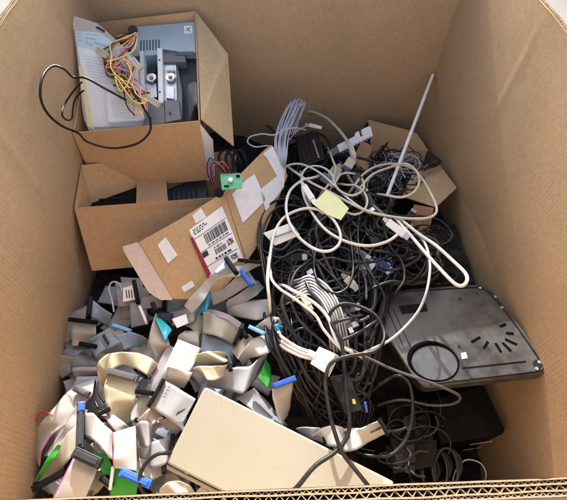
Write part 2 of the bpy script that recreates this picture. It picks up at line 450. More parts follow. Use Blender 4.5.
A_btl = PXX(93, 23, -.497); A_btr = PYY(196, 11, 1.135)
boxA = thing('carton', 'upper brown carton on top of another, holding metal drives and a blister pack', 'carton', A_fbl)
open_box(boxA, A_ftl, A_ftr, A_fbl, A_fbr, A_btl, A_btr, .0035, 'kraft_box')
bm = BM(); f0, f1 = PYY(196.5, 12, 1.13), PYY(201.5, 119, .795)
fx = [f0, PYY(222, 46, 1.06), PYY(228, 54, 1.03), PYY(234, 146, .80), f1]
slab(bm, fx, .0035, None, .0006); part('flap', bm, 'kraft_pale', boxA, 'pale torn side flap folded outwards')
bm = BM(); slab(bm, [PYY(200.5, 124, .785), PYY(213, 140, .80), PYY(215, 176, .79), PYY(208, 181, .765)], .003); part('inner_lining', bm, 'white_tape', boxA)
B_ftl = PXX(74, 208, -.500); B_ftr = PYY(236, 196, .675); B_fbl = PXX(92, 271, -.478); B_fbr = PYY(236, 258, .585)
B_btl = PXX(81, 165, -.500); B_btr = PYY(236, 150, .90)
boxB = thing('carton', 'lower brown carton under the other one, dark inside with wires', 'carton', B_fbl)
open_box(boxB, B_ftl, B_ftr, B_fbl, B_fbr, B_btl, B_btr, .0035, 'kraft_box')
bm = BM(); slab(bm, [P(136, 207, .55), P(137, 170, .53), P(165, 170, .53), P(168, 203, .55)], .003); part('inner_flap', bm, 'kraft_box', boxB)

# contents of the lower carton: a power supply and red wires
psu2 = thing('power_supply', 'grey slotted power supply inside the lower carton', 'power supply', P(180, 195, .54))
pl = Plane(P(160, 205, .50), P(210, 205, .50), P(180, 180, .49))
bm = BM(); slab(bm, [pl.on(150, 208), pl.on(207, 204), pl.on(206, 178), pl.on(150, 180)], .05, None, .001); part('case', bm, 'grey_metal', psu2)
bm = BM()
for k in range(7): bar(bm, pl.on(166+k*5, 190, .0006), pl.on(167+k*5, 204, .0006), .0035, .001, bev=0)
part('vent_slots', bm, 'ink', psu2)
dk = thing('shade_filler', 'black slab added for the deep shade in the left of the lower carton', 'case', P(110, 195, .52))  # added slab; its black stands in for deep shade inside the carton
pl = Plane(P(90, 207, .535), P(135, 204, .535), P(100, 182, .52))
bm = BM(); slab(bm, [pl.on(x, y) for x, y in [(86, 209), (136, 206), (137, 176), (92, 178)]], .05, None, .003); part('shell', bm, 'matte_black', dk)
bm = BM(); bar(bm, pl.on(94, 200, .001), pl.on(130, 197, .001), .004, .003); part('ridge', bm, 'black_plastic', dk)  # ridge raised on that same added dark slab
wl = thing('wire_bundle', 'dark red wires lying in the lower carton', 'wires', P(150, 198, .56))
for k, cn in enumerate(('red_wire', 'red_wire', 'magenta_wire', 'purple_wire', 'red_wire', 'black_cord')):
    bm = BM(); q = k*2.4
    tube(bm, catmull([P(139+q, 207, .513), P(143+q, 197, .528), P(150+q, 188, .53), P(160+q, 176, .515)], 6), .0016, 6)
    part('wire', bm, cn, wl, smooth=True)

# ------------------------------------------------------------------ contents of the upper carton
plA = Plane(A_ftl+Vector((0, 0, -.01)), A_ftr+Vector((0, 0, -.01)), A_btr+Vector((0, 0, -.01)))
def A(x, y, l=0): return plA.on(x, y, l)
psu = thing('power_supply', 'pale blue grey metal power supply with black slots in the upper carton', 'power supply', A(165, 40, -.05))
bm = BM(); slab(bm, [A(129, 27), A(195, 21.5), A(196, 52), A(131, 56.5)], .10, None, .002); part('case', bm, 'blue_grey_metal', psu)
bm = BM()
for k in range(7): bar(bm, A(141+k*3, 40.5-k*.15, .0004), A(141+k*3, 50.5-k*.15, .0004), .0026, .001, bev=0)
part('vent_slots', bm, 'ink', psu)
bm = BM(); slab(bm, [A(184, 26, .0006), A(192, 25.5, .0006), A(192.5, 33, .0006), A(184.5, 33.5, .0006)], .0005); part('sticker', bm, 'white_paper', psu)
bm = BM(); bar(bm, A(186, 31, .0009), A(190.5, 27.5, .0009), .002, .0006, bev=0); bar(bm, A(186.5, 28, .0009), A(190, 31.5, .0009), .002, .0006, bev=0); part('sticker_print', bm, 'red_strip', psu)
bm = BM(); disc(bm, A(133, 30, .003), plA.n, .012, .008, 20); part('grommet', bm, 'dark_grey_plastic', psu)
bm = BM(); bar(bm, A(176, 53.5, .002), A(193, 53, .002), .008, .006); part('tab', bm, 'grey_metal', psu)
dc = thing('drive_cage', 'grey metal twin drive chassis with two round motors in the upper carton', 'drive chassis', A(160, 100, -.06))
def plate(l, mat, nm, th=.002, lift=0.0, bev=.0005):
    bm = BM(); slab(bm, [A(x, y, lift) for x, y in l], th, None, bev); return part(nm, bm, mat, dc)
plate([(142, 52), (197, 51), (197.5, 104), (144, 122)], 'grey_metal', 'back_plate', .05, -.04)
for pts in ([(139.5, 51), (143, 51), (144.5, 104), (141, 105)], [(157, 48), (162, 48), (163, 102), (158.5, 103)]):
    plate(pts, 'white_plastic', 'side_rail', .05, .008)
plate([(162.5, 49), (184, 52), (186, 62), (163, 62)], 'mid_grey_plastic', 'top_bracket', .03, .0)
plate([(164, 62), (176, 62.5), (177, 103), (164.5, 101)], 'metal', 'drive_frame', .03, -.006)
plate([(176.5, 62), (182, 90), (182, 118), (177.5, 104)], 'mid_grey_plastic', 'side_skirt', .03, -.008)
plate([(143, 104), (164, 100), (165, 123), (144, 126)], 'mid_grey_plastic', 'front_lip', .02, .004)
plate([(164.5, 100.5), (178, 99.5), (181, 119), (165.5, 122.5)], 'mid_grey_plastic', 'front_lip', .02, .006)
for (x, y) in ((151.5, 78), (170.5, 77.5)):
    bm = BM(); disc(bm, A(x, y, .000), plA.n, .0125, .006, 24); mt_ = part('motor', bm, 'pin_metal', dc)
    bm = BM(); disc(bm, A(x, y, .0035), plA.n, .005, .002, 16); part('spindle', bm, 'mid_grey_plastic', mt_)
plate([(147, 66), (156, 65), (156, 72), (148, 73)], 'ink', 'slot_plate', .01, -.012); plate([(146, 84), (156, 83), (157, 97), (147, 98)], 'metal', 'drive_frame', .02, -.006)
plate([(166, 66), (174, 66), (174, 70), (166, 70)], 'white_plastic', 'clip', .006, .004); plate([(166, 86), (174, 86), (174, 99), (166, 98)], 'metal', 'clip', .008, .002)
bm = BM()
for x, y in ((151, 118), (170, 113), (159.5, 60), (159.8, 92)): disc(bm, A(x, y, .0085), plA.n, .0022, .002, 12)
part('screw', bm, 'ink', dc)
# grey ribbon rolls at the right of the carton
def ribbon_mesh(sec, th=.0013, n=9, mcross=8, bow=0.0, seed=0):
    Ls = catmull([q[0] for q in sec], n, .62); Rs = catmull([q[1] for q in sec], n, .62)
    bm = BM(); uvl = bm.loops.layers.uv.verify(); rnd = random.Random(seed); k1, k2 = rnd.random()*6, rnd.random()*6
    K = len(Ls); mid = []
    G = [[lerpv(Ls[i], Rs[i], j/mcross) for j in range(mcross+1)] for i in range(K)]
    nr = [[None]*(mcross+1) for _ in range(K)]
    ref = None
    for i in range(K):
        for j in range(mcross+1):
            a = G[min(i+1, K-1)][j]-G[max(i-1, 0)][j]; b_ = G[i][min(j+1, mcross)]-G[i][max(j-1, 0)]
            n_ = a.cross(b_)
            n_ = n_.normalized() if n_.length > 1e-12 else Vector((0, 0, 1))
            nr[i][j] = n_
    T, B = [], []
    for i in range(K):
        rt, rb = [], []
        for j in range(mcross+1):
            v = j/mcross; d = bow*(1-(2*v-1)**2) + .0011*math.sin(i*.45+k1)*math.sin(v*3.2+k2)
            p = G[i][j]+nr[i][j]*d
            rt.append(bm.verts.new(p+nr[i][j]*th/2)); rb.append(bm.verts.new(p-nr[i][j]*th/2))
        T.append(rt); B.append(rb)
    def face(vs, uvs, sm=True):
        f_ = bm.faces.new(vs); f_.smooth = sm
        for l, q in zip(f_.loops, uvs): l[uvl].uv = q
    for i in range(K-1):
        for j in range(mcross):
            uv = [(j/mcross, i/K), ((j+1)/mcross, i/K), ((j+1)/mcross, (i+1)/K), (j/mcross, (i+1)/K)]
            face((T[i][j], T[i][j+1], T[i+1][j+1], T[i+1][j]), uv)
            face((B[i][j], B[i+1][j], B[i+1][j+1], B[i][j+1]), [uv[0], uv[3], uv[2], uv[1]])
        face((T[i][0], T[i+1][0], B[i+1][0], B[i][0]), [(0.01, 0)]*4, False)
        face((T[i][mcross], B[i][mcross], B[i+1][mcross], T[i+1][mcross]), [(.99, 0)]*4, False)
    for i in (0, K-1):
        for j in range(mcross):
            face((T[i][j], T[i][j+1], B[i][j+1], B[i][j]), [(.5, 0)]*4, False)
    return bm
RC = [0]; LIFT = 0.0
def connector(root, x1, y1, x2, y2, z, mat='matte_black', wd=.009, ht=.013, z2=None):
    z += LIFT; p1, p2 = P(x1, y1, z), P(x2, y2, z if z2 is None else z2+LIFT)
    bm = BM(); bar(bm, p1, p2, wd, ht, bev=.001)
    ax = (p2-p1).normalized(); up = (CAM-p1).normalized()
    up = (up-ax*up.dot(ax)).normalized()
    bar(bm, lerpv(p1, p2, .07)+up*ht*.55, lerpv(p1, p2, .93)+up*ht*.55, wd*.55, ht*.35, up, .0006)
    o = part('connector', bm, mat, root)
    # row of sockets on the two long flanks
    sd_ = ax.cross(up); bm = BM(); L = (p2-p1).length; n = max(4, int(L/.0042))
    for k in range(n):
        q = lerpv(p1, p2, (k+.5)/n)
        for sgn in (-1, 1): bar(bm, q+sd_*sgn*wd*.49-up*ht*.25, q+sd_*sgn*wd*.49+up*ht*.2, .0016, .0012, sd_, 0)
    part('contacts', bm, 'ink', o)
    return o
def ribbon(label, mat, secs, conns=(), bow=.001, th=.0010, name='ribbon_cable', group='flat ribbon cables heaped in the bin'):
    sec = []; bow = max(-.0005, min(bow*.15, .0007))
    for q in secs:
        z2 = q[5] if len(q) > 5 else q[4]
        sec.append([P(q[0], q[1], q[4]+LIFT), P(q[2], q[3], z2+LIFT)])
    W = max((a-b_).length for a, b_ in sec)   # a ribbon keeps its width: where it looks narrow it is turned on edge
    for sc_ in sec:
        w_ = (sc_[0]-sc_[1]).length
        if w_ < W*.93:
            d_ = min(.034, math.sqrt((W*.93)**2-w_*w_)); r_ = (sc_[1]-CAM).normalized(); sc_[1] = sc_[1]+r_*d_
    root = thing(name, label, 'ribbon cable', lerpv(sec[0][0], sec[0][1], .5), group)
    RC[0] += 1
    part('ribbon', ribbon_mesh(sec, th, 9, 8, bow, RC[0]), mat, root)
    for cn in conns: connector(root, *cn)
    if not conns and mat.startswith('ribbon') and group != 'buried ribbon cables' and RC[0] % 5 < 2:
        q = secs[-1]; connector(root, q[0], q[1], q[2], q[3], q[4]+.002, ('matte_black', 'dark_grey_plastic', 'matte_black')[RC[0] % 3], .008, .010, (q[5] if len(q) > 5 else q[4])+.002)
    return root
def pA(x, y, l): q = A(x, y, l); return q
root = thing('ribbon_cable', 'dark grey ribbon rolled up in the right corner of the upper carton', 'ribbon cable', A(193, 100, 0))
part('ribbon', ribbon_mesh([(A(186, 92, -.01), A(190, 118, -.01)), (A(189, 84, .006), A(193, 108, .008)), (A(195, 82, .012), A(197, 104, .014)), (A(199, 90, .0), A(199, 112, .0))], .002), 'ribbon_dark_grey', root)
bm = BM(); slab(bm, [A(163, 54, -.02), A(197, 54, -.02), A(198, 122, -.03), A(164, 124, -.03)], .02)
link('packing_sheet', bm, 'dark_grey_plastic'); tag(bpy.data.objects['packing_sheet'], 'dark grey plastic sheet under the drives in the upper carton', 'plastic sheet')

# clear blister pack leaning at the left of the upper carton
pb = Plane(PYY(73, 17, 1.02), PYY(86, 128, .80), PYY(146, 122, .82))
bp = thing('blister_pack', 'clear plastic blister pack with white printed card standing in upper carton', 'blister pack', pb.on(100, 125))
def rounded(pts, r=.12, n=4):
    out = []; L = len(pts)
    for i in range(L):
        a, b_, c_ = Vector(pts[i-1]), Vector(pts[i]), Vector(pts[(i+1) % L])
        p, q = b_+(a-b_)*r, b_+(c_-b_)*r
        for k in range(n+1):
            t_ = k/n; out.append(tuple((1-t_)**2*p+2*t_*(1-t_)*b_+t_*t_*q))
    return out
bm = BM(); slab(bm, [pb.on(x, y, .004) for x, y in rounded([(72.5, 16), (98, 24), (139, 62), (147, 122), (142, 130), (90, 132), (84, 118)], .14)], .0012, None, 0)
part('clear_shell', bm, 'clear_plastic', bp)
bm = BM(); slab(bm, [pb.on(x, y) for x, y in [(75.5, 31), (100, 33), (126, 52), (137, 62), (143, 126), (92, 127), (88, 118)]], .0015); crd = part('backing_card', bm, 'white_paper', bp)
bm = BM()
tube(bm, catmull([pb.on(x, y, .004) for x, y in rounded([(72.5, 16), (98, 24), (139, 62), (147, 122), (142, 130), (90, 132), (84, 118)], .14)] + [pb.on(76, 30, .004)], 3), .0012, 6)
part('shell_rim', bm, 'clear_plastic', bp, smooth=True)
bm = BM()   # raised bubble over the goods
slab(bm, [pb.on(x, y, .020) for x, y in rounded([(104, 84), (139, 88), (146, 121), (108, 124)], .12)], .018, None, .002); part('bubble', bm, 'clear_plastic', bp)
bm = BM(); slab(bm, [pb.on(x, y, .010) for x, y in [(106, 92), (139, 96), (144, 120), (108, 122)]], .008); part('leaflet', bm, 'white_paper', bp)
bm = BM(); slab(bm, [pb.on(x, y, .0055) for x, y in [(95, 27), (98, 26.3), (105, 30.5), (104, 32.5)]], .001); part('hang_slot', bm, 'ink', bp)
bm = BM(); slab(bm, [pb.on(x, y, .0008) for x, y in [(76, 31.5), (100, 33.5), (125, 52), (128, 58), (78, 46)]], .0006); part('printed_band', bm, 'band_print', crd)
bm = BM()
def bpl(x1, y1, x2, y2, w_, l=.0012): bar(bm, pb.on(x1, y1, l), pb.on(x2, y2, l), w_, .0006, bev=0)
bpl(86.5, 37, 86.5, 43, .0022); bpl(86.5, 37.5, 96, 40, .0024); bpl(87, 43, 92, 46, .0022); bpl(90, 45.5, 92.5, 43, .0018); bpl(94, 42.5, 107, 46.5, .005)
for k, (x, y, l_) in enumerate(((77, 33, 4), (77.5, 36.5, 4), (78, 40, 4), (86, 33.5, 12))): bpl(x, y, x+l_, y+l_*.16, .0014)
rw = random.Random(4)
for k in range(9):
    x, y = 84+k*.8, 56+k*3
    while x < 97+k*.8+(k*5) % 7:
        q = rw.uniform(.8, 2.6); bpl(x, y, x+q, y+q*.16, .0008); x += q+.9; y += (q+.9)*.16
for k in range(9):
    x = 111+k*.3; y = 98+k*2.3
    while x < 128+(k*7) % 10:
        q = rw.uniform(.8, 2.8); bpl(x, y, x+q, y+q*.07, .0008, .0112); x += q+.9; y += (q+.9)*.07
part('print', bm, 'print_grey', crd)
bm = BM(); slab(bm, [pb.on(x, y, .002) for x, y in [(78, 66), (82.5, 66), (94, 130), (87.5, 126)]], .012, None, .001); part('yellow_edge', bm, 'yellow_wire', bp)

# wire harness with plugs over the drives
wh = thing('wire_harness', 'tangle of thin coloured wires with cream plugs on top of the blister pack', 'wire harness', A(125, 70, .03))
rnd = random.Random(3)
cols = ['yellow_wire', 'magenta_wire', 'black_cord', 'yellow_wire', 'red_wire', 'pink_wire', 'black_cord', 'pink_wire', 'yellow_wire', 'yellow_wire', 'lime_wire', 'black_cord', 'pink_wire', 'red_wire', 'yellow_wire', 'purple_wire', 'magenta_wire', 'orange_wire', 'black_cord', 'yellow_wire']
for k, cn in enumerate((cols*2)[:30]):
    j = lambda a=4: rnd.uniform(-a*1.35, a*1.35)
    l0 = .030+.0012*k
    if k % 2 == 0:
        pts = [(135+j(2), 33+j(2)), (124+j(), 37+j(2)), (114+j(), 45+j(3)), (106+j(), 57+j()), (112+j(), 74+j(5)), (124+j(), 84+j(5)), (133+j(), 93+j(4)), (146+j(5), 96+j(5))]
    else:
        pts = [(136+j(2), 35+j(2)), (128+j(), 46+j()), (117+j(), 55+j()), (110+j(), 68+j(6)), (119+j(6), 62+j(6)), (131+j(), 72+j(6)), (126+j(), 88+j(5)), (118+j(), 78+j(8)), (136+j(8), 95+j(8)), (141+j(6), 108+j(8))]
    bm = BM(); tube(bm, catmull([A(x, y, l0+rnd.uniform(-.006, .006)) for x, y in pts], 7), .00155, 6); part('wire', bm, cn, wh, smooth=True)
for (a, b_, w_) in (((98, 50), (107, 56), .016), ((133, 60), (141, 69), .014), ((148, 98), (159, 105), .014)):
    bm = BM(); bar(bm, A(*a, .064), A(*b_, .064), w_, .010, bev=.001); pg = part('plug', bm, 'cream_plastic', wh)
    bm = BM()
    for k in range(4):
        q = lerpv(A(*a, .064), A(*b_, .064), .16+.225*k); disc(bm, q+plA.n*.0052, plA.n, .0012, .0008, 10)
    part('pin_holes', bm, 'ink', pg)
def cordA(label, pts, r, mat='black_cord'):
    pts = [q if q.x > -.478 else CAM+(q-CAM)*((-.478-CAM.x)/(q.x-CAM.x)) for q in pts]
    bm = BM(); tube(bm, catmull(pts, 9), r, 8); o = link('cord', bm, mat, smooth=True); tag(o, label, 'cord'); return o
cordA('black cord looping over the left rim of the upper carton', [PYY(126, 100, .80), PYY(104, 88, .79), PYY(86, 78, .80), PYY(73, 77, .80), PYY(64, 69, .80), PYY(53, 66, .80), PYY(43, 76, .80), PYY(40.5, 97, .79), PYY(48, 114, .765), PYY(62, 126, .745), PYY(78, 133, .735), PYY(88, 142, .728), PYY(112, 148, .727), PYY(136, 144, .73), PYY(149, 133, .745), PYY(150, 120, .77), PYY(142, 105, .79), PYY(130, 88, .81)], .0026)
cordA('thin black cord making a small loop beside the blister pack', [PYY(82, 82, .79), PYY(76, 88, .79), PYY(66, 102, .78), PYY(62, 114, .77), PYY(67, 120, .76), PYY(72, 118, .765), PYY(73, 108, .78), PYY(76, 98, .79), PYY(84, 90, .79)], .002)

# ------------------------------------------------------------------ mailer cartons with shipping label
pm = Plane(P(139, 242, .565), P(224, 193, .615), P(173, 298, .505))
mail = thing('mailer_box', 'flattened tan mailing carton with shipping label and white tape pieces', 'mailing carton', pm.on(190, 250))
bm = BM(); slab(bm, [pm.on(x, y) for x, y in [(138.5, 242), (180, 219), (224, 192), (246, 262), (215, 300), (173, 299), (153, 266)]], .014, None, .0015); part('front_panel', bm, 'kraft_mailer', mail)
bm = BM(); slab(bm, [pm.on(x, y, -.002) for x, y in rounded([(121, 247), (138.3, 241.8), (153, 266), (174, 300), (160, 300), (148, 292)], .16)], .003, None, .0005); part('tuck_flap', bm, 'pinkish_board', mail, 'pinkish white tuck flap')
def on_mail(nm, pts, mat, l=.0012, th=.0008, par=None):
    bm = BM(); slab(bm, [pm.on(x, y, l) for x, y in pts], th); return part(nm, bm, mat, par or mail)
for q in ([(157.5, 245), (165.5, 237), (177.5, 255), (168, 263.5)], [(192, 215.5), (201, 208), (206.5, 217), (196, 223.5)], [(181, 287), (192, 280.5), (195, 286), (184, 292.5)]): on_mail('tape', q, 'white_tape')
lab = on_mail('shipping_label', [(189, 230), (222, 206), (243, 258), (209, 277)], 'white_paper', .0016, .001)
on_mail('red_strip', [(190, 238), (193, 237), (211, 274), (207.5, 278)], 'red_strip', .0024, .0008, lab)
bm = BM()
def L3(u, v, l=.0022):   # label coordinates: u across, v down
    a, b_, c_, d_ = (pm.on(*q, l) for q in ((189, 230), (222, 206), (243, 258), (209, 277)))
    return lerpv(lerpv(a, b_, u), lerpv(d_, c_, u), v)
def lrect(u0, v0, u1, v1): slab(bm, [L3(u0, v0), L3(u1, v0), L3(u1, v1), L3(u0, v1)], .0004)
rnd = random.Random(11)
u = .28
while u < .92:
    w_ = rnd.choice((.012, .02, .03)); lrect(u, .25, u+w_, .43); u += w_+rnd.choice((.012, .02))
u = .40
while u < .72:
    w_ = rnd.choice((.012, .022)); lrect(u, .60, u+w_, .70); u += w_+.015
for v in (.215, .505, .80): lrect(.04, v, .96, v+.008)
lrect(.06, .53, .22, .63)
for v0, n, u0 in ((.05, 4, .08), (.09, 5, .08), (.13, 3, .08), (.46, 6, .3), (.745, 5, .34), (.56, 3, .40)):
    u = u0
    for k in range(n):
        w_ = rnd.uniform(.04, .11); lrect(u, v0, u+w_, v0+.018 if v0 != .745 else v0+.035); u += w_+.03
for i in range(9):
    for j in range(9):
        if rnd.random() < .5: lrect(.76+i*.02, .57+j*.012, .778+i*.02, .5815+j*.012)
        if rnd.random() < .5: lrect(.72+i*.02, .85+j*.010, .738+i*.02, .8595+j*.010)
part('barcode', bm, 'ink', lab)
pn = Plane(P(229, 192, .615), P(271, 145, .60), P(245, 258, .54))
mb = thing('long_carton', 'slim tan carton wrapped in white tape rising beside the shipping label', 'carton', pn.on(250, 200))
bm = BM(); slab(bm, [pn.on(x, y, -.001) for x, y in [(226, 194), (238, 178), (271, 144.5), (277, 150), (288, 176), (262, 240), (247, 262)]], .03, None, .002); part('box_body', bm, 'kraft_mailer', mb)
def on_mb(pts, mat='white_tape'):
    bm = BM(); slab(bm, [pn.on(x, y, .0008) for x, y in pts], .0009); part('tape', bm, mat, mb)
on_mb([(232, 194), (246, 180), (254.5, 174), (266, 200), (243, 223)]); on_mb([(263, 154), (272.5, 146), (285, 171), (284, 185), (277, 176), (267, 158)])
on_mb([(260, 190), (277, 176), (284.5, 186), (266, 211)])

# green circuit board with wires
pcb = thing('circuit_board', 'little green circuit board with black wires beside the tan carton', 'circuit board', P(231, 182, .64))
pp = Plane(P(221, 190, .635), P(243, 190, .635), P(232, 172, .642))
bm = BM(); slab(bm, [pp.on(x, y) for x, y in [(220, 173.5), (240, 173), (243, 180), (242, 188), (222, 190)]], .002); part('board', bm, 'green_board', pcb)
bm = BM(); disc(bm, pp.on(230.5, 180, .003), pp.n, .0055, .006, 18); part('button', bm, 'white_plastic', pcb)
bm = BM(); bar(bm, pp.on(222, 171, .003), pp.on(236, 170, .003), .006, .006); bar(bm, pp.on(236, 176, .002), pp.on(240, 176, .002), .006, .003); bar(bm, pp.on(224, 186, .002), pp.on(229, 186, .002), .004, .002); part('chip', bm, 'matte_black', pcb)
bm = BM(); disc(bm, pp.on(219, 193, -.006), Vector((0, -.6, .8)), .010, .014, 18); part('buzzer', bm, 'matte_black', pcb)
for k, cn in enumerate(('black_cord', 'magenta_wire', 'black_cord', 'red_wire')):
    bm = BM(); tube(bm, catmull([P(224+k*2, 172, .645), P(217+k*2, 165-k, .655), P(210+k, 158+k*3, .65), P(207+k*2, 170+k*2, .62), P(212+k, 184, .6)], 6), .0014, 6); part('wire', bm, cn, pcb, smooth=True)
ob = BM()
for k in range(3):
    bm = BM(); tube(bm, catmull([P(222+k*6, 170, .54), P(219+k*7, 156, .56), P(226+k*7, 150, .57), P(234+k*6, 160, .555), P(238+k*5, 172, .53)], 8), .0035, 8)
    o = link('cord', bm, 'black_cord', smooth=True); tag(o, ('first', 'second', 'third')[k]+' thick black cord arching up behind the green circuit board, counted from the left', 'cord', 'cords behind the circuit board')
ob.free()

# ------------------------------------------------------------------ carton at the back right with wires inside
bc = thing('carton', 'open brown carton in the far right corner full of grey wire', 'carton', P(410, 180, .40))
def bc_part(nm, pts, mat='kraft_pale', th=.0035, label=None):
    bm = BM(); slab(bm, [P(*q) for q in pts], th, None, .0006); part(nm, bm, mat, bc, label)
bc_part('back_wall', [(368, 119.5, .44), (408, 130, .44), (417, 133.5, .44), (428, 150, .42), (420, 172, .36), (372, 158, .36)], 'kraft_box')
bc_part('flap', [(430, 163, .462), (439, 164, .462), (457, 187.5, .468), (436, 207, .472), (402, 196, .455), (414, 170, .455)])
bc_part('front_wall', [(414, 204.5, .462), (434, 208, .468), (430, 229, .42), (421, 236, .41), (408, 228, .41)], 'kraft_box')
bc_part('side_wall', [(360, 150, .44), (372, 163, .44), (378, 196, .43), (362, 200, .38)], 'kraft_box')
bc_part('flap', [(372, 146, .45), (362, 140, .455), (352, 160, .45), (368, 172, .45)], 'kraft_box')

# ------------------------------------------------------------------ cords
def ztop(x, y):
    tbl = ((90, .44), (130, .455), (200, .53), (280, .555), (350, .53), (420, .47), (500, .42))
    for (a, za), (b_, zb) in zip(tbl, tbl[1:]):
        if y <= b_: return lerp(za, zb, (y-a)/(b_-a))
    return .42
def cord(label, pts, r=.0032, mat='black_cord', name='cord', cat='cord', group=None, seg=8, n=9, absz=False, tuck=True):
    if not absz and tuck:
        pts = [(*p[:2], p[2] if len(p) > 2 else 0) for p in pts]
        def ext(a, b_):
            dx, dy = a[0]-b_[0], a[1]-b_[1]; L = math.hypot(dx, dy) or 1
            return [(a[0]+dx/L*9, a[1]+dy/L*9, a[2]-.03), (a[0]+dx/L*15, a[1]+dy/L*15+2, a[2]-.085)]
        pts = ext(pts[0], pts[1])[::-1]+list(pts)+ext(pts[-1], pts[-2])
    q = [P(p[0], p[1], p[2] if absz else ztop(p[0], p[1])+(p[2] if len(p) > 2 else 0)) for p in pts]
    bm = BM(); tube(bm, catmull(q, n), r, seg); o = link(name, bm, mat, smooth=True); tag(o, label, cat, group); return o
# filler: the deep tangle of black cords
rnd = random.Random(21)
def in_tangle(x, y): return 268+max(0, (y-330)*.45) < x < lerp(420, 440, (y-200)/50) - lerp(0, 60, (y-262)/25) and 165 < y < 430 and not (x < 290 and y < 190)
cnt = 0
while cnt < 122:
    x0, y0 = rnd.uniform(262, 430), rnd.uniform(165, 425)
    if not in_tangle(x0, y0): continue
    a0 = rnd.uniform(0, 6.28); rx = rnd.uniform(18, 58); ry = rnd.uniform(12, 38); ex = rnd.uniform(0, 3.14); tr = rnd.uniform(.5, 1.6)
    zo = -rnd.uniform(.008, .085); dx, dy = rnd.uniform(-14, 14), rnd.uniform(-10, 10); n = int(7*tr)+3; pts = []
    for k in range(n):
        t_ = k/(n-1); a = a0+t_*tr*6.28; u_, v_ = rx*math.cos(a), ry*math.sin(a)*(1+.15*math.sin(3*a))
        x = x0+u_*math.cos(ex)-v_*math.sin(ex)+dx*t_*tr+rnd.uniform(-2.5, 2.5); y = y0+u_*math.sin(ex)+v_*math.cos(ex)+dy*t_*tr+rnd.uniform(-2, 2)
        if y < 238 and x > 392: x = 392-(x-392)*.3
        x = min(x, 436)
        if y > 284 and x > 376: y = 284-(y-284)*.3
        if x < 270+max(0, (y-330)*.45): x = 270+max(0, (y-330)*.45)+rnd.uniform(0, 6)
        pts.append((x, y, zo+.012*math.sin(a*1.3+x0)))
    mat = rnd.choice(('black_cord',)*7+('black_rubber',)*4+('dark_grey_cord',)*2+('grey_cord',)*2)
    cord('black or dark grey cord woven into the deep tangle in the middle of the bin', pts, rnd.choice((.0017, .0021, .0026, .003, .0034, .004, .0046)), mat, group='cords of the dark tangle', seg=7, n=7, tuck=False); cnt += 1
for k in range(16):
    x0, y0 = rnd.uniform(410, 450), rnd.uniform(232, 280); a0 = rnd.uniform(0, 6.28); rx, ry = rnd.uniform(8, 22), rnd.uniform(6, 15)
    cord('black cord lying in the dark hollow between the tray and the far carton', [(min(456, x0+rx*math.cos(a0+i*.75)+rnd.uniform(-2, 2)), min(284, y0+ry*math.sin(a0+i*.75)+rnd.uniform(-2, 2)), .445+.045*rnd.random()) for i in range(rnd.randint(5, 9))], rnd.choice((.002, .0026, .0032)), rnd.choice(('black_cord', 'black_rubber', 'dark_grey_cord')), group='cords in the hollow behind the tray', seg=7, n=7, absz=True)
# parallel coil of black cord running down behind the cream panel
for k in range(15):
    o_ = k*2.7; J = lambda a=3.2: rnd.uniform(-a, a); zj = rnd.uniform(-.016, .008)
    cord('strand of the thick black coil running down behind the cream panel', [(266+o_+J(), 318-k*1.2+J(6), -.04), (271+o_+J(), 345-k*.8+J(), -.012+zj), (284+o_*.95+J(4), 374-k*1.0+J(4), -.004+zj), (302+o_*.85+J(4), 402-k*1.5+J(4), -.008+zj), (326+o_*.7+J(4), 424-k*2.0+J(4), -.03+zj), (350+o_*.5, 432-k*2.1, -.06)], rnd.choice((.0027, .0031, .0035)), rnd.choice(('black_cord', 'black_rubber', 'black_cord', 'dark_grey_cord')), group='strands of the black coil')
# traced black and grey cords
cord('thick black cord crossing over the cream panel to the left of its twin', [(291, 493, .535), (299, 485, .54), (315, 466, .543), (335, 452, .54), (347, 437, .54), (349.5, 420, .545), (347, 400, .55), (344.5, 370, .56), (341, 341, .57), (330, 322, .575), (322, 306, .57), (311, 292, .57), (305, 280, .56)], .0040, 'black_rubber', absz=True, seg=12)
cord('thick black cord with hook shaped bend ending at the rim right of its twin', [(371, 490, .53), (366, 483, .533), (354, 468, .537), (342, 452, .543), (334, 430, .55), (329, 410, .555), (325.5, 383, .56), (329, 366, .57), (338, 359, .575), (354, 355, .58), (374, 351.5, .585), (383.5, 341, .585), (383, 328, .58), (374, 314, .58), (358, 306, .575), (342, 304, .575), (331, 312, .57), (327, 325, .56), (331, 338, .55)], .0037, 'black_rubber', absz=True, seg=12)
cord('grey cord running right and down over the corner of the black tray', [(330, 343, .55), (345, 347, .55), (364, 356, .55), (392, 369, .55), (420, 379, .55), (444, 388, .535), (460, 397, .50), (452, 404, .47), (430, 405, .45), (405, 400, .44), (388, 402, .42), (372, 408, .38)], .0028, 'grey_cord', absz=True)
cord('black cord looping below the tray corner beside the fan', [(352, 402, .40), (364, 396, .43), (378, 386, .46), (390, 378, .48), (400, 376, .50), (409, 384, .50), (412.5, 402, .49), (411, 424, .475), (404, 442, .46), (390, 455, .455), (372, 456, .45), (358, 453, .44), (350, 448, .42)], .0033, 'black_rubber', absz=True, seg=10)
cord('grey cord hanging over the left edge of the tray from the white loop', [(416, 232, .56), (424, 242, .59), (428, 252, .60), (430, 268, .60), (427, 290, .59), (419, 310, .57), (406, 326, .55), (390, 340, .54), (370, 350, .53), (356, 356, .50)], .0028, 'silver_cord', absz=True)
cord('black cord bowing outward to the right near the far carton', [(392, 214, .53), (402, 216, .54), (420, 216, .545), (439, 220, .545), (451, 232, .545), (450, 240, .545), (441, 245, .54), (425, 246, .54), (405, 242, .54), (380, 236, .54), (362, 226, .53)], .0026, 'black_cord', absz=True)
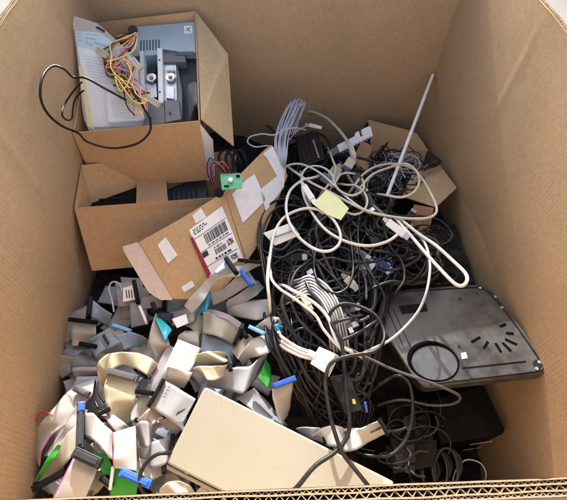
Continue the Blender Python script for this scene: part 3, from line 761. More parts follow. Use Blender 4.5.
bl = [
 ('black cord curving around the carton end beside the white strip', [(262, 262, 0), (258, 240, .004), (261, 218, .012), (270, 204, .016), (284, 199, .014), (302, 200, .006), (318, 206, 0)]),
 ('second black cord curving beside the white strip just inside its neighbour', [(266, 270, -.004), (262, 246, .002), (265, 224, .012), (274, 210, .016), (288, 205, .014), (304, 208, .004)]),
 ('long black cord sweeping down the left side of the tangle', [(262, 205, 0), (260, 236, .005), (263, 268, .008), (270, 296, .01), (284, 322, .012), (302, 340, .008), (322, 348, 0)]),
 ('black cord forming an upright oval in front of the grey coil', [(308, 262, .015), (296, 272, .018), (290, 290, .02), (294, 310, .02), (304, 326, .018), (318, 338, .012), (330, 350, .006)]),
 ('wide black loop hanging below the pale yellow note', [(318, 240, .012), (314, 262, .016), (318, 282, .02), (332, 293, .02), (346, 289, .02), (353, 272, .018), (352, 250, .014), (350, 232, .01)]),
 ('black cord crossing the tangle from the white plug to the grey coil', [(390, 256, 0), (372, 262, .012), (350, 262, .016), (330, 258, .012), (310, 264, .008), (292, 268, .004)]),
 ('black cord running down the middle of the tangle past the yellow note', [(360, 212, .01), (358, 236, .014), (362, 258, .016), (372, 276, .014), (384, 296, .012), (381, 318, .008), (370, 334, .002)]),
 ('black cord with a tight bend above the hooked cord', [(352, 318, .02), (336, 322, .02), (328, 332, .016), (338, 340, .012), (356, 334, .014), (372, 324, .01)]),
 ('thin black cord crossing diagonally under the white strip', [(262, 250, 0), (280, 258, .006), (300, 250, .01), (318, 262, .01), (336, 280, .01), (352, 300, .008)]),
 ('dark cord winding from the far carton down to the tray', [(398, 196, .0), (388, 208, .01), (384, 226, .012), (390, 246, .01), (402, 262, .006), (404, 280, .004), (396, 292, 0)]),
 ('black cord around the grey bracket at the back of the tangle', [(300, 140, .01), (312, 132, .02), (326, 138, .02), (330, 152, .015), (322, 166, .01), (306, 172, .01)]),
 ('black cord along the back wall behind the grey wire bundle', [(236, 122, -.07), (248, 118, -.07), (262, 122, -.065), (274, 132, -.06), (280, 144, -.05)]),
]
for k, (lb, pts) in enumerate(bl): cord(lb, pts, (.0030, .0028, .0034, .0030, .0032)[k % 5], ('black_cord', 'black_rubber', 'black_cord', 'dark_grey_cord')[k % 4])
for k in range(9):   # coil of thin cord at bottom right
    ox, oy = (k % 3)*11, (k//3)*5
    pts = [(424+ox+17*math.cos(a)*(1-.04*k), 468+oy*1.2-k+20*math.sin(a)*(.8+.05*k), .34+.006*k+.01*math.sin(a+k)) for a in [k+i*.7 for i in range(11)]]
    cord('loop of thin black cord lying at the front of the dark box', pts, (.0022, .0028)[k % 2], ('black_cord', 'black_rubber', 'dark_grey_cord')[k % 3], group='loops of thin cord at front right', absz=True)
cord('thin wire loop standing in front of the white marks at the bin right', [(452, 484, .33), (456, 470, .34), (466, 460, .35), (480, 463, .35), (486, 474, .34), (482, 484, .32), (470, 486, .31)], .0013, 'silver_cord', absz=True)

# white and cream cords
def Z3(x, y): return (220+x/2.268, 80+y/2.268)
def wcord(label, zpts, r=.0031, mat='white_cord', dz=.03):
    r = r*1.02
    return cord(label, [(*Z3(x, y), dz+(q[0] if q else 0)) for x, y, *q in zpts], r, mat, seg=10)
wcord('white cord running in a wide loop past the far carton and back', [(152, 196, .0), (175, 212, .01), (205, 232, .012), (250, 255, .014), (300, 282, .014), (350, 302, .014), (410, 313, .012), (465, 314, .01), (488, 304, .01), (490, 285, .01), (474, 250, .012), (452, 215, .014), (430, 198, .014), (395, 190, .016), (355, 196, .016), (325, 214, .012), (308, 236, .004)], .0033, 'cream_cord')
wcord('white cord dropping along the tan carton down to the grey ribbons', [(112, 500, -.01), (108, 450, 0), (114, 395, .004), (124, 345, .008), (148, 310, .012), (190, 292, .016), (228, 296, .016), (255, 315, .016), (272, 345, .014), (270, 372, .012), (248, 388, .012), (216, 384, .014), (180, 358, .018), (158, 325, .02), (150, 285, .02), (160, 250, .02), (186, 228, .018), (210, 222, .016)], .0034)
wcord('white cord running under the yellow note towards the white plug', [(186, 232, .0), (190, 262, .004), (208, 300, .008), (240, 340, .010), (285, 366, .012), (335, 376, .012), (380, 366, .012), (408, 346, .014)], .0034)
wcord('long white cord folded to a narrow loop tip above the black tray', [(412, 330, .02), (432, 352, .022), (462, 388, .024), (500, 430, .026), (530, 460, .03), (548, 467, .032), (560, 456, .034), (556, 438, .034), (530, 412, .03), (490, 376, .024), (452, 350, .018), (424, 328, .014)], .0036)
wcord('cream cord making a small ring by the blue plug', [(255, 180, .01), (262, 200, .012), (258, 225, .014), (270, 250, .016), (300, 262, .016), (325, 248, .014), (322, 225, .012), (300, 212, .01), (275, 214, .008), (262, 232, .004)], .003, 'cream_cord')
wcord('cream cord arching over the wire filled far carton', [(322, 240, .01), (345, 215, .02), (380, 200, .026), (420, 190, .028), (444, 205, .028), (452, 230, .026), (440, 254, .022), (412, 266, .018), (380, 262, .01)], .003, 'cream_cord')
wcord('white cord wavering across the upper tangle to the ribbed plug', [(148, 210, .0), (150, 196, .008), (176, 190, .012), (204, 198, .014), (232, 215, .016), (260, 240, .014), (292, 270, .008), (320, 290, 0)], .0028)
wcord('white cord circling the pale plug left of the yellow note', [(196, 260, .004), (188, 240, .008), (186, 215, .01), (200, 198, .012), (226, 196, .012), (248, 208, .01), (256, 226, .006), (244, 240, .002)], .0028)
wcord('cream cord looping back below the yellow note', [(286, 300, -.01), (306, 305, 0), (326, 296, .004), (334, 275, .008), (326, 254, .008), (308, 240, .006), (288, 238, .002)], .0028, 'cream_cord')
cord('grey white cord running from the sweep down to the hooked black cord', [(292, 290, .03), (305, 297, .034), (318, 306, .036), (328, 318, .036), (333, 332, .034), (339, 345, .03), (352, 352, .02)], .0034, 'white_cord', seg=10)
cord('white cord lying from the light strip towards the grey coil', [(270, 270, .02), (272, 280, .026), (280, 289, .03), (292, 297, .034), (304, 306, .036), (316, 316, .034), (324, 330, .03), (338, 346, .02)], .0030, 'white_cord', seg=10)
# grey multi-strand coil
for k in range(7):
    cord('strand of the pale grey wire coil in the middle of the tangle', [(300-k*.6, 279+k*3.4, .0), (309, 276+k*3.0, .012), (321-k*.4, 281+k*3.2, .018), (332-k*1.2, 292+k*3.2, .02), (340-k*2.0, 308+k*2.6, .016), (345-k*2.6, 326+k*1.6, .006), (347-k*2.8, 338+k, -.008)], .0023, rnd.choice(('white_cord', 'silver_cord', 'cream_cord')), group='strands of the pale coil')
# thick white cables into the parallel-port plug
for k in range(3):
    cord('pale cable leading into the big white port plug', [(276+k, 332+k*5, -.02), (283, 338+k*4.5, -.008), (292, 344+k*4, .004), (301, 349+k*3.5, .010), (313, 353+k*3, .014)], .0036, 'white_cord', group='pale cables of the port plug', seg=10)
pg = thing('port_plug', 'large white multi pin port plug with beige hood near the hooked cord', 'plug', P(325, 357, .54))
pl = Plane(P(314, 352, .56), P(333, 352, .565), P(322, 372, .55))
bm = BM(); slab(bm, [pl.on(x, y) for x, y in [(319, 346.5), (336, 354), (330, 371), (326, 374), (310, 363.5)]], .014, None, .002); part('hood', bm, 'white_plastic', pg)
bm = BM(); slab(bm, [pl.on(x, y, -.003) for x, y in [(325.5, 374.5), (336, 354), (339, 356), (329, 377)]], .009, None, .001); part('shell', bm, 'pin_metal', pg)
bm = BM(); bar(bm, pl.on(308, 352, -.004), pl.on(316, 356, -.004), .012, .010); part('strain_relief', bm, 'white_plastic', pg)
# light coloured strip, sticky note, white plugs
ls = thing('plastic_strip', 'pale blue white slotted plastic strip lying left in the tangle', 'plastic strip', P(282, 235, .57))
pl = Plane(P(263, 235, .575), P(297, 230, .58), P(275, 246, .565))
bm = BM(); slab(bm, [pl.on(x, y) for x, y in [(263, 233), (291, 222.5), (300, 235), (275, 245.5)]], .006, None, .001); part('strip', bm, 'white_plastic', ls)
bm = BM(); bar(bm, pl.on(270, 239, .0015), pl.on(297, 229, .0015), .002, .003); part('ridge', bm, 'mid_grey_plastic', ls)
pl = Plane(P(313, 202, .595), P(350, 208, .59), P(327, 190, .60))
bm = BM(); slab(bm, [pl.on(x, y) for x, y in [(312.5, 203.5), (326, 190), (339, 198), (349, 208.5), (341, 220), (326, 214)]], .0012); o = link('sticky_note', bm, 'note_paper'); tag(o, 'pale yellow green sticky note on top of the white cords', 'note')
def plug(label, a, b_, z, wd, ht, mat, tip=None, tipmat='pin_metal', cordmat=None, cat='plug'):
    root = thing('plug', label, cat, P(*a, z)); p1, p2 = P(*a, z), P(*b_, z)
    bm = BM(); bar(bm, p1, p2, wd, ht, bev=.0022); part('hood', bm, mat, root)
    ax = (p2-p1).normalized()
    bm = BM(); bar(bm, p2-ax*.001, p2+ax*.012, wd*.78, ht*.6, bev=.0006); part('contact_shell', bm, tipmat, root)
    bm = BM()
    for k in range(4): bar(bm, p1-ax*(.002+.0032*k), p1-ax*(.004+.0032*k), wd*(.6-.07*k), ht*(.7-.08*k), bev=.0005)
    part('strain_relief', bm, mat, root); return root
plug('white moulded plug where the long white cord doubles back', (388, 222), (405, 235), .59, .018, .014, 'white_plastic')
plug('small white plug standing left of the yellow note', (304, 186), (313, 200), .585, .015, .011, 'white_plastic')
plug('white plug on the cord end behind the grey bracket', (309, 125), (318, 127), .50, .012, .007, 'white_plastic')
plug('white video plug with navy blue end below the ferrite lump', (352, 160), (347, 168), .53, .026, .013, 'cream_plastic', tipmat='navy_plastic')
plug('beige multi pin plug just left of the navy ended one', (338, 168), (331, 178), .52, .030, .012, 'cream_plastic')
plug('pale grey block plug beneath the pale cords', (322, 176), (332, 183), .535, .024, .012, 'mid_grey_plastic')
plug('black moulded mains plug among cords below the ferrite lump', (356, 176), (364, 190), .54, .022, .018, 'black_rubber')
plug('black mains plug with pale prongs right of the yellow note', (366, 196), (372, 208), .555, .022, .016, 'black_rubber')
plug('small silver plug lying between cords right of centre', (356, 250), (366, 256), .55, .013, .009, 'mid_grey_plastic')
plug('blue video plug buried right of centre in the tangle', (378, 262), (388, 270), .535, .024, .012, 'navy_plastic')
plug('silver grey connector buried beside the blue plug', (366, 272), (374, 262), .53, .018, .010, 'metal')
plug('cream plug peeking out below the wide black loop', (346, 278), (354, 286), .545, .018, .008, 'cream_plastic')
plug('brown tan plug lying in the middle of the pale coil', (303, 296), (309, 306), .56, .014, .008, 'cream_plastic')
plug('grey tan plug beside the hooked cord bend', (346, 318), (350, 328), .55, .012, .010, 'mid_grey_plastic')
rp = random.Random(77)
for k in range(12):
    x, y = rp.uniform(285, 415), rp.uniform(215, 335)
    if y > 280 and x > 365: x -= 60
    a = rp.uniform(0, 6.28); z = ztop(x, y)-rp.uniform(.0, .03); L = rp.uniform(7, 12)
    plug('small plug end half hidden among the cords of the dark tangle', (x, y), (x+L*math.cos(a), y+L*math.sin(a)), z, rp.uniform(.012, .02), rp.uniform(.007, .012), rp.choice(('black_rubber', 'black_rubber', 'mid_grey_plastic', 'navy_plastic', 'dark_grey_plastic', 'white_plastic')))['group'] = 'plug ends in the dark tangle'
# grey cable from the left with ferrite
cord('thick pale cable arching over the slotted bracket into the ferrite lump', [(300, 112, -.02), (312, 112, .0), (326, 118, .02), (338, 129, .04), (347, 141, .055), (352, 152, .06)], .0046, 'cream_cord', seg=12)
bm = BM(); tube(bm, [lerpv(P(350, 145, .525), P(354, 157, .53), k/8) for k in range(9)], lambda t_: .0085 if .1 < t_ < .9 else .0065, 14); o = link('ferrite_lump', bm, 'white_plastic', smooth=False); tag(o, 'round pale ferrite lump on the thick cable at the back', 'ferrite')
cord('cream cable leaving the ferrite lump downwards to the dark tangle', [(346, 172, .03), (352, 182, .03), (362, 194, .03), (376, 208, .03), (392, 222, .035)], .0042, 'mid_grey_plastic', seg=10)
# slotted bracket
br = thing('slotted_bracket', 'white notched plastic bracket standing against the back carton', 'bracket', P(350, 145, .48))
pl = Plane(P(326, 152, .50), P(373, 134, .515), P(330, 158, .49))
bm = BM(); slab(bm, [pl.on(x, y) for x, y in [(327, 151), (338, 146), (339, 152.5), (330, 157.5)]], .012, None, .001); part('grey_end', bm, 'mid_grey_plastic', br)
bm = BM(); slab(bm, [pl.on(x, y, .001) for x, y in [(337, 145), (355, 136), (356, 132), (359, 131), (360.5, 136.5), (363, 136), (361.5, 129.5), (369, 126), (371, 127), (373, 136), (340, 152.5)]], .012, None, .0008); part('notched_arm', bm, 'white_plastic', br)
bm = BM()
for k in range(9): bar(bm, pl.on(342+k*3.5, 150.5-k*1.75, .002), pl.on(343.3+k*3.5, 153.5-k*1.75, .002), .003, .004, bev=0)
part('comb_teeth', bm, 'mid_grey_plastic', br)
# dark heat-sink like adapters at the back left of the tangle
ad = thing('power_adapter', 'black ribbed power adapter standing behind the white cords', 'adapter', P(310, 150, .47))
pl = Plane(P(296, 165, .495), P(325, 160, .495), P(305, 130, .48))
bm = BM(); slab(bm, [pl.on(x, y) for x, y in [(296, 136), (317, 130), (326, 158), (300, 168)]], .05, None, .003); part('case', bm, 'black_plastic', ad)
bm = BM()
for k in range(5): bar(bm, pl.on(300+k*4.6, 137-k*1.2, .001), pl.on(305+k*4.4, 162-k*1.4, .001), .003, .004)
part('ribs', bm, 'dark_grey_plastic', ad)
bm = BM(); bar(bm, pl.on(313, 140, .003), pl.on(319, 158, .003), .006, .004); part('metal_strip', bm, 'metal', ad)

# bundle of thin grey network wires
rnd = random.Random(5)
nb = thing('wire_bundle', 'sheaf of silver grey thin wires bent over behind the white taped carton', 'wires', P(285, 150, .56))
for k in range(15):
    a = k-7; bm = BM(); e = rnd.uniform(-3, 3)
    pts = [P(268+k*1.2, 172+rnd.uniform(-6, 3), .55), P(274+k*.9, 156, .575+.001*k), P(281+a*.9+rnd.uniform(-1, 1), 138, .583+rnd.uniform(0, .006)), P(287+a*1.05+e*.6, 122, .588+rnd.uniform(0, .01)), P(293+a*1.05+e, 107+abs(a)*.3, .59+rnd.uniform(0, .012)), P(297+a*.9+e, 98+abs(a)*.5+rnd.uniform(0, 5), .592)]
    if k % 2: pts += [P(300+a*.9+e, 101+abs(a)*.5, .585), P(295+a+e, 116, .575), P(289+a, 134, .565)]
    tube(bm, catmull(pts, 8), .0019, 7); part('wire', bm, 'silver_cord', nb, smooth=True)
cord('silver wire looping out to the left from the grey sheaf', [(279, 152, .58), (268, 146, .59), (256, 147, .595), (248, 143, .595), (250, 137, .6), (262, 134, .605), (274, 135, .605), (284, 130, .605), (296, 128, .6), (306, 130, .58)], .0019, 'silver_cord', absz=True)
cord('pale thin cord leading from the sheaf to a white plug', [(289, 140, .55), (296, 132, .53), (304, 127, .51), (310, 125.5, .50)], .0018, 'white_cord', absz=True)

# grey wires in the far carton
rnd = random.Random(9)
for k in range(52):
    x0, y0 = 396+rnd.uniform(-18, 18), 169+rnd.uniform(-15, 18); r1, r2 = rnd.uniform(5, 15), rnd.uniform(4, 11); a0 = rnd.uniform(0, 6); z0 = .42+rnd.uniform(0, .045)
    cord('grey or black thin wire coiled in the far right carton', [(x0+r1*math.cos(a0+i*.8), y0+r2*math.sin(a0+i*.8), z0+.01*math.sin(i+k)) for i in range(rnd.randint(7, 14))], .0017, rnd.choice(('grey_cord', 'black_cord', 'silver_cord', 'grey_cord', 'silver_cord', 'dark_grey_cord')), group='wires coiled in the far carton', seg=6, n=6, absz=True)
cord('pale wire ring standing in the far right carton', [(405, 178, .47), (401, 168, .475), (404, 158, .48), (412, 155, .48), (419, 161, .48), (420, 171, .475), (415, 180, .47)], .0022, 'silver_cord', absz=True)
for k in range(4):
    cord('short black wire clip hanging over the far carton flap', [(418+k, 172-k, .475), (424+k*2, 162+k*2, .485), (428+k, 152+k*3, .48), (436+k*.6, 157+k*2, .485), (441-k, 162+k, .48), (434-k, 167-k, .485), (424, 168+k, .48)], .0017, ('black_cord', 'dark_grey_cord')[k % 2], group='wire clips on the far carton', absz=True)

# white tube leaning in the corner
tb = BM(); pA_, pB_ = P(387, 196, .50), Vector((.487, 1.135, .586)); tube(tb, [lerpv(pA_, pB_, k/10) for k in range(11)], .0050, 14, False)
tb2 = thing('plastic_tube', 'long thin white plastic tube leaning into the back right corner', 'tube', pA_)
part('tube_body', tb, 'tube_white', tb2, smooth=True)
bm = BM(); dr = (pB_-pA_).normalized(); disc(bm, pB_-dr*.001, dr, .0049, .003, 14); disc(bm, pA_+dr*.001, dr, .0049, .003, 14); part('end_cap', bm, 'white_tape', tb2)

# ------------------------------------------------------------------ black tray (computer base) at the right
pt = Plane(P(548, 372, .520), P(481, 284, .500), P(384, 329, .488))
tray = thing('equipment_tray', 'dusty black plastic equipment base with round recess and slanted slots at right', 'equipment base', pt.on(460, 335, -.02))
outl = [(378, 291), (430, 287), (476, 284.3), (484, 285), (493, 291.5), (503, 303), (515, 318), (532, 342), (546, 364), (547.5, 369), (544, 373.5), (520, 376.5), (470, 382), (428, 387.5), (421, 385), (412, 375), (396, 350), (380, 326)]
bm = BM(); slab(bm, [pt.on(x, y) for x, y in outl], .028, None, .0035); part('shell', bm, 'dusty_black', tray)
bm = BM()
edge = [pt.on(x, y, .0012) for x, y in [(378, 293), (430, 289.5), (476, 287), (483, 288), (491, 294), (501, 306), (513, 321), (530, 345), (542, 364), (542, 369), (538, 371), (518, 373.5), (470, 379), (430, 384)]]
tube(bm, catmull(edge, 5), .0016, 6); part('raised_lip', bm, 'black_plastic', tray, smooth=True)
def ellring(cx_, cy_, rx, ry, l, n=40, rot=0.0):
    return [pt.on(cx_+rx*math.cos(a)*math.cos(rot)-ry*math.sin(a)*math.sin(rot), cy_+rx*math.cos(a)*math.sin(rot)+ry*math.sin(a)*math.cos(rot), l) for a in [2*math.pi*i/n for i in range(n+1)]]
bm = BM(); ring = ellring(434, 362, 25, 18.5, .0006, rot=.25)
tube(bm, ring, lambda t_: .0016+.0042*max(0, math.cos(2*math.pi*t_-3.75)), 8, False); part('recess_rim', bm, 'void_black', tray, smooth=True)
bm = BM(); slab(bm, ellring(434.5, 363, 23, 16.8, .0008, rot=.25)[:-1], .002); part('recess_disc', bm, 'satin_grey', tray)
bm = BM()
for (x1, y1, x2, y2) in ((471.5, 342, 480, 337), (484, 348, 488, 341.5), (495.5, 343, 501, 352), (502.5, 342.5, 511, 351), (505, 339, 517, 344.5), (506, 333, 514, 333.5), (500, 326.5, 506, 324)):
    bar(bm, pt.on(x1, y1, .0006), pt.on(x2, y2, .0006), .0052, .0012, pt.n, .0004)
part('slots', bm, 'void_black', tray)
bm = BM(); bar(bm, pt.on(462, 368, .001), pt.on(526, 361, .001), .0018, .002, pt.n); bar(bm, pt.on(388, 310, .0008), pt.on(404, 348, .0008), .0012, .001, pt.n); bar(bm, pt.on(393, 309, .0008), pt.on(411, 348, .0008), .0012, .001, pt.n); part('moulded_line', bm, 'matte_black', tray)
bm = BM(); slab(bm, [pt.on(x, y, .001) for x, y in [(399, 306), (426, 303), (428, 311), (402, 314)]], .002); part('label_recess', bm, 'matte_black', tray)
bm = BM(); slab(bm, [pt.on(x, y, .0012) for x, y in [(461, 353), (466, 352), (467.5, 358), (462, 359)]], .0008); part('sticker', bm, 'white_paper', tray)
for (x, y) in ((539, 362), (536.5, 368.5), (480, 287.8), (502, 307.5), (495, 297), (460, 298.5), (387, 305), (459, 345)):
    bm = BM(); disc(bm, pt.on(x, y, .0012), pt.n, .0034, .0024, 14); sc_ = part('screw', bm, 'metal' if x > 470 else 'ink', tray)
bm = BM(); disc(bm, pt.on(538.5, 364.5, .0006), pt.n, .010, .0022, 20); disc(bm, pt.on(480, 287.8, .0003), pt.n, .007, .0015, 20); part('screw_boss', bm, 'black_plastic', tray)

# ------------------------------------------------------------------ black box, fan and adapter in the dark front right
bb = thing('drive_box', 'flat black metal drive box with white marks in the dark front right corner', 'drive box', P(470, 430, .30))
pl = Plane(P(437, 443, .335), P(505, 432, .335), P(484, 388, .335))
bm = BM(); slab(bm, [pl.on(x, y) for x, y in [(430, 400), (484, 385), (505.5, 429), (503, 434), (440, 444)]], .16, None, .003); part('case', bm, 'matte_black', bb)
e1, e2 = pl.on(440, 444), pl.on(503, 434); fp = Plane(e1, e2, e1+Vector((0, 0, -.1)))
for (x1, y1, x2, y2) in ((470, 444.8, 492, 441.3), (463, 450.5, 474, 448.7), (476, 448.4, 487, 446.6), (465, 454, 476, 452.2), (485, 452, 486.5, 453.5)):
    bm = BM(); bar(bm, fp.on(x1, y1, .001), fp.on(x2, y2, .001), .004, .0012, fp.n, 0); part('white_mark', bm, 'white_paper', bb)
ff = thing('fan', 'black round cooling fan on a dark square frame left of the drive box', 'fan', P(408, 424, .40))
pl = Plane(P(388, 440, .41), P(430, 436, .41), P(405, 400, .405))
bm = BM(); slab(bm, [pl.on(x, y, -.012) for x, y in [(386, 404), (427, 399), (434, 441), (391, 447)]], .018, None, .002); part('frame', bm, 'matte_black', ff)
def ellp(cx_, cy_, rx, ry, l, n=32): return [pl.on(cx_+rx*math.cos(2*math.pi*i/n), cy_+ry*math.sin(2*math.pi*i/n), l) for i in range(n+1)]
bm = BM(); tube(bm, ellp(409, 423, 20.5, 18, -.009), .003, 8, False); part('shroud', bm, 'black_plastic', ff, smooth=True)
bm = BM()
for k in range(9):
    a = k*2*math.pi/9; q = lambda r_, da, l: pl.on(409+20*r_*math.cos(a+da), 423+17*r_*math.sin(a+da), l)
    slab(bm, [q(.38, 0, -.004), q(.95, .1, -.004), q(.95, .55, -.010), q(.38, .5, -.010)], .0012)
part('blades', bm, 'matte_black', ff)
bm = BM(); disc(bm, pl.on(409, 423, -.004), pl.n, .014, .006, 24); part('hub', bm, 'black_plastic', ff)
rq = random.Random(15)
for k in range(9):
    x0, y0 = rq.uniform(388, 430), rq.uniform(404, 462); a0 = rq.uniform(0, 6.28); rx, ry = rq.uniform(10, 26), rq.uniform(7, 18)
    cord('thin black cord trailing over the fan in the dark front right', [(x0+rx*math.cos(a0+i*.7), y0+ry*math.sin(a0+i*.7)+i*.8, .415+.012*math.sin(i+k)) for i in range(rq.randint(4, 8))], rq.choice((.0018, .0024, .003)), rq.choice(('black_cord', 'black_rubber')), group='thin cords over the fan', absz=True)
bk = thing('mounting_plate', 'dark grey folded mounting plate in front of the fan', 'metal plate', P(405, 455, .36))
pl = Plane(P(390, 470, .385), P(425, 465, .385), P(402, 440, .395))
bm = BM(); slab(bm, [pl.on(x, y) for x, y in [(385, 446), (412, 439), (437, 440), (436, 466), (394, 474)]], .004, None, .001); part('plate', bm, 'matte_black', bk)
bm = BM(); slab(bm, [pl.on(x, y, .002) for x, y in [(393, 447), (414, 441), (416, 462), (397, 468)]], .003, None, .0006); part('raised_panel', bm, 'black_plastic', bk)
bm = BM(); bar(bm, pl.on(404, 468, .004), pl.on(414, 470, .004), .016, .012); bar(bm, pl.on(396, 462, .004), pl.on(398, 466, .004), .004, .004); part('clip', bm, 'black_plastic', bk)
aa = thing('power_adapter', 'black brick power adapter with small yellow mark behind the two thick cords', 'adapter', P(347, 395, .47))
pl = Plane(P(335, 378, .515), P(355, 374, .515), P(348, 410, .505))
bm = BM(); slab(bm, [pl.on(x, y) for x, y in [(329, 376), (349, 373), (364, 410), (345, 414)]], .03, None, .003); part('case', bm, 'black_plastic', aa)
bm = BM(); slab(bm, [pl.on(x, y, .0008) for x, y in [(352, 399), (355, 399), (356, 404), (353, 404)]], .0006); part('yellow_mark', bm, 'yellow_wire', aa)
bm = BM(); bar(bm, P(365, 402, .51), P(367, 412, .50), .005, .006); o = link('clip', bm, 'blue_plastic'); tag(o, 'small bright blue clip right of the black brick adapter', 'clip')

# ------------------------------------------------------------------ cream plastic panel
pc = Plane(P(205, 387, .520), P(393, 482, .512), P(167, 466, .508))
cpn = thing('computer_cover', 'long scuffed cream plastic cover panel lying at the front rim', 'cover panel', pc.on(270, 450, -.02))
bm = BM(); slab(bm, [pc.on(x, y) for x, y in rounded([(204.5, 386), (393, 481), (398, 505), (262, 512), (166, 463)], .03, 3)], .020, None, .0035); part('panel', bm, 'cream_panel', cpn)
bm = BM(); slab(bm, [pc.on(x, y, -.006) for x, y in [(166.5, 464), (262, 513), (262, 517), (166, 469)]], .012, None, .002); part('lower_edge', bm, 'cream_panel', cpn)
bm = BM(); slab(bm, [pc.on(x, y, .0008) for x, y in [(382, 476), (392.5, 481.5), (395, 496), (385, 492)]], .001); part('tape_patch', bm, 'yellow_wire' if False else 'cream_plastic', cpn)

# ------------------------------------------------------------------ ribbon cables
rnd = random.Random(33)
# buried lower layer
pool = ['ribbon_grey', 'ribbon_beige', 'ribbon_dark_grey', 'ribbon_grey_pink', 'ribbon_white', 'ribbon_blue_grey', 'ribbon_grey']
k = 0
while k < 68:
    x, y = rnd.uniform(48, 262), rnd.uniform(292, 492)
    if x < 75-(y-292)*.16 or (x > 190 and y > 400) or (y < 310 and x > 150): continue
    a = rnd.uniform(0, 6.28); w_ = rnd.uniform(8.5, 14); l_ = rnd.uniform(14, 26); z = rnd.uniform(.395, .420)+.035*max(0, min(1, (x-60)/120))
    dx, dy = math.cos(a), math.sin(a)*.9; nx_, ny_ = -dy, dx; secs = []
    bend = rnd.uniform(-9, 9); hump = rnd.uniform(.004, .022)
    for i in range(4):
        t_ = i/3; ox = x+dx*l_*(t_-.5)*2+nx_*bend*math.sin(t_*3.1); oy = y+dy*l_*(t_-.5)*2+ny_*bend*math.sin(t_*3.1)
        secs.append((max(34, ox+nx_*w_), oy+ny_*w_, max(34, ox-nx_*w_), oy-ny_*w_, z+hump*math.sin(t_*3.14), z+hump*math.sin(t_*3.14+.5)))
    e = secs[-1]
    ribbon('flat grey or beige ribbon cable half buried under the other ribbons at left', rnd.choice(pool), secs, [(e[0], e[1], e[2], e[3], e[4], rnd.choice(('matte_black', 'matte_black', 'dark_grey_plastic')))] if rnd.random() < .75 else (), rnd.uniform(-.003, .004), group='buried ribbon cables')
    k += 1
R = ribbon
# ---- back left, in shade
R('beige grey ribbon end with black connector against the left cardboard wall', 'ribbon_beige', [(71, 320, 96, 323, .455), (71, 332, 96, 334, .452), (72, 346, 96, 345, .44)], [(69.5, 319.5, 97, 322.5, .460)])
R('blue grey ribbon fanning right from an upright black connector near the wall', 'ribbon_blue_grey', [(92, 299, 91, 317, .46), (100, 306, 98, 321, .458), (112, 314, 108, 327, .45)], [(90.5, 298, 88.5, 318, .462, 'matte_black', .011, .016)])
R('dark grey ribbon square with small white printed label at the back', 'ribbon_grey', [(115, 283, 133, 281, .47), (116, 294, 135, 292, .468), (118, 307, 138, 304, .455)], [(134, 281, 138, 303, .472)])
lp = Plane(P(123, 288, .474), P(134, 285, .474), P(123, 302, .470))
bm = BM(); slab(bm, [lp.on(x, y) for x, y in [(123, 288), (134, 284.5), (136.5, 299), (123, 302)]], .001); o = link('paper_label', bm, 'white_paper'); tag(o, 'white printed label stuck on the dark grey ribbon at the back left', 'label')
bm = BM()
for q in range(3): bar(bm, lp.on(126+q*2.6, 290, .0006), lp.on(127+q*2.6, 298, .0006), .0022, .0005, bev=0)
lb = part('print', bm, 'ink', o)
cord('grey looped cord sticking up beside the white printed label', [(114, 312, .46), (112, 300, .47), (109, 290, .475), (111, 283, .48), (116, 282, .48), (120, 285, .475), (122, 291, .47)], .0022, 'silver_cord', absz=True)
R('grey ribbon strip standing below the printed label', 'ribbon_grey', [(130, 303, 146, 302, .465), (130, 314, 147, 312, .462), (131, 328, 147, 324, .45)])
R('pinkish grey ribbon tucked under the pinkish carton flap', 'ribbon_grey_pink', [(141, 297, 142, 309, .468), (152, 295, 153, 308, .47), (163, 296, 163, 308, .468), (172, 300, 170, 312, .46)], [(165, 297, 164, 309, .474)])
R('grey ribbon ending in black connector right of the pinkish one', 'ribbon_blue_grey', [(168, 298, 167, 312, .465), (180, 299, 180, 312, .462), (190, 300, 190, 314, .455)])
R('pale blue grey ribbon with two soft lobes left of the cyan sheet', 'ribbon_blue_grey', [(88, 340, 98, 354, .452), (100, 333, 110, 349, .468), (110, 328, 122, 342, .475), (116, 335, 124, 350, .478), (130, 332, 134, 347, .478), (142, 336, 142, 348, .470), (148, 340, 146, 348, .462)], [(113, 325, 131, 331, .474, 'pale_blue_plastic', .008, .010)], .004)
R('small blue grey ribbon piece just left of the two soft lobes', 'ribbon_blue_grey', [(90, 347, 96, 357, .456), (98, 340, 104, 350, .462), (104, 335, 110, 345, .464)])
R('rolled dark grey ribbon resting against the left cardboard wall', 'ribbon_dark_grey', [(72, 373, 97, 371, .438), (70.5, 367, 96, 364, .452), (73, 360, 93, 353, .462), (80, 352, 92, 348, .455)], (), .004)
R('grey ribbon lobe below the rolled dark grey one', 'ribbon_grey', [(72, 364, 97, 362, .445), (72, 371, 97, 370, .452), (74, 376, 97, 375, .445)], [(80, 343.5, 97, 347, .462)])
R('pale blue white ribbon flat near the wall above the big sunlit one', 'ribbon_blue_grey', [(76, 377, 98, 376, .452), (75.5, 380, 97, 380, .454), (73, 386, 95, 388, .450)])
cyl = BM(); tube(cyl, [lerpv(P(139.5, 306, .488), P(147, 324, .478), q/4) for q in range(5)], .0034, 10); o = link('plastic_pin', cyl, 'white_plastic', smooth=False); tag(o, 'short white plastic rod standing left of the cyan sheet', 'rod')
R('beige ribbon folded into a pouch with bright cyan sheet inside', 'ribbon_beige', [(156, 313, 158, 315, .502), (151, 328, 166, 332, .500), (148.5, 343, 170, 345, .492), (155, 356, 171, 352, .482), (162, 361, 172, 354, .468)], [(152.5, 303, 156, 312, .50, 'matte_black', .010, .012)], .006)
R('bright cyan strip poking out of the beige ribbon pouch', 'cyan_sheet', [(156, 318, 159, 318, .504), (160, 329, 168, 325, .506), (165, 341, 172, 330, .504)], (), 0.001)
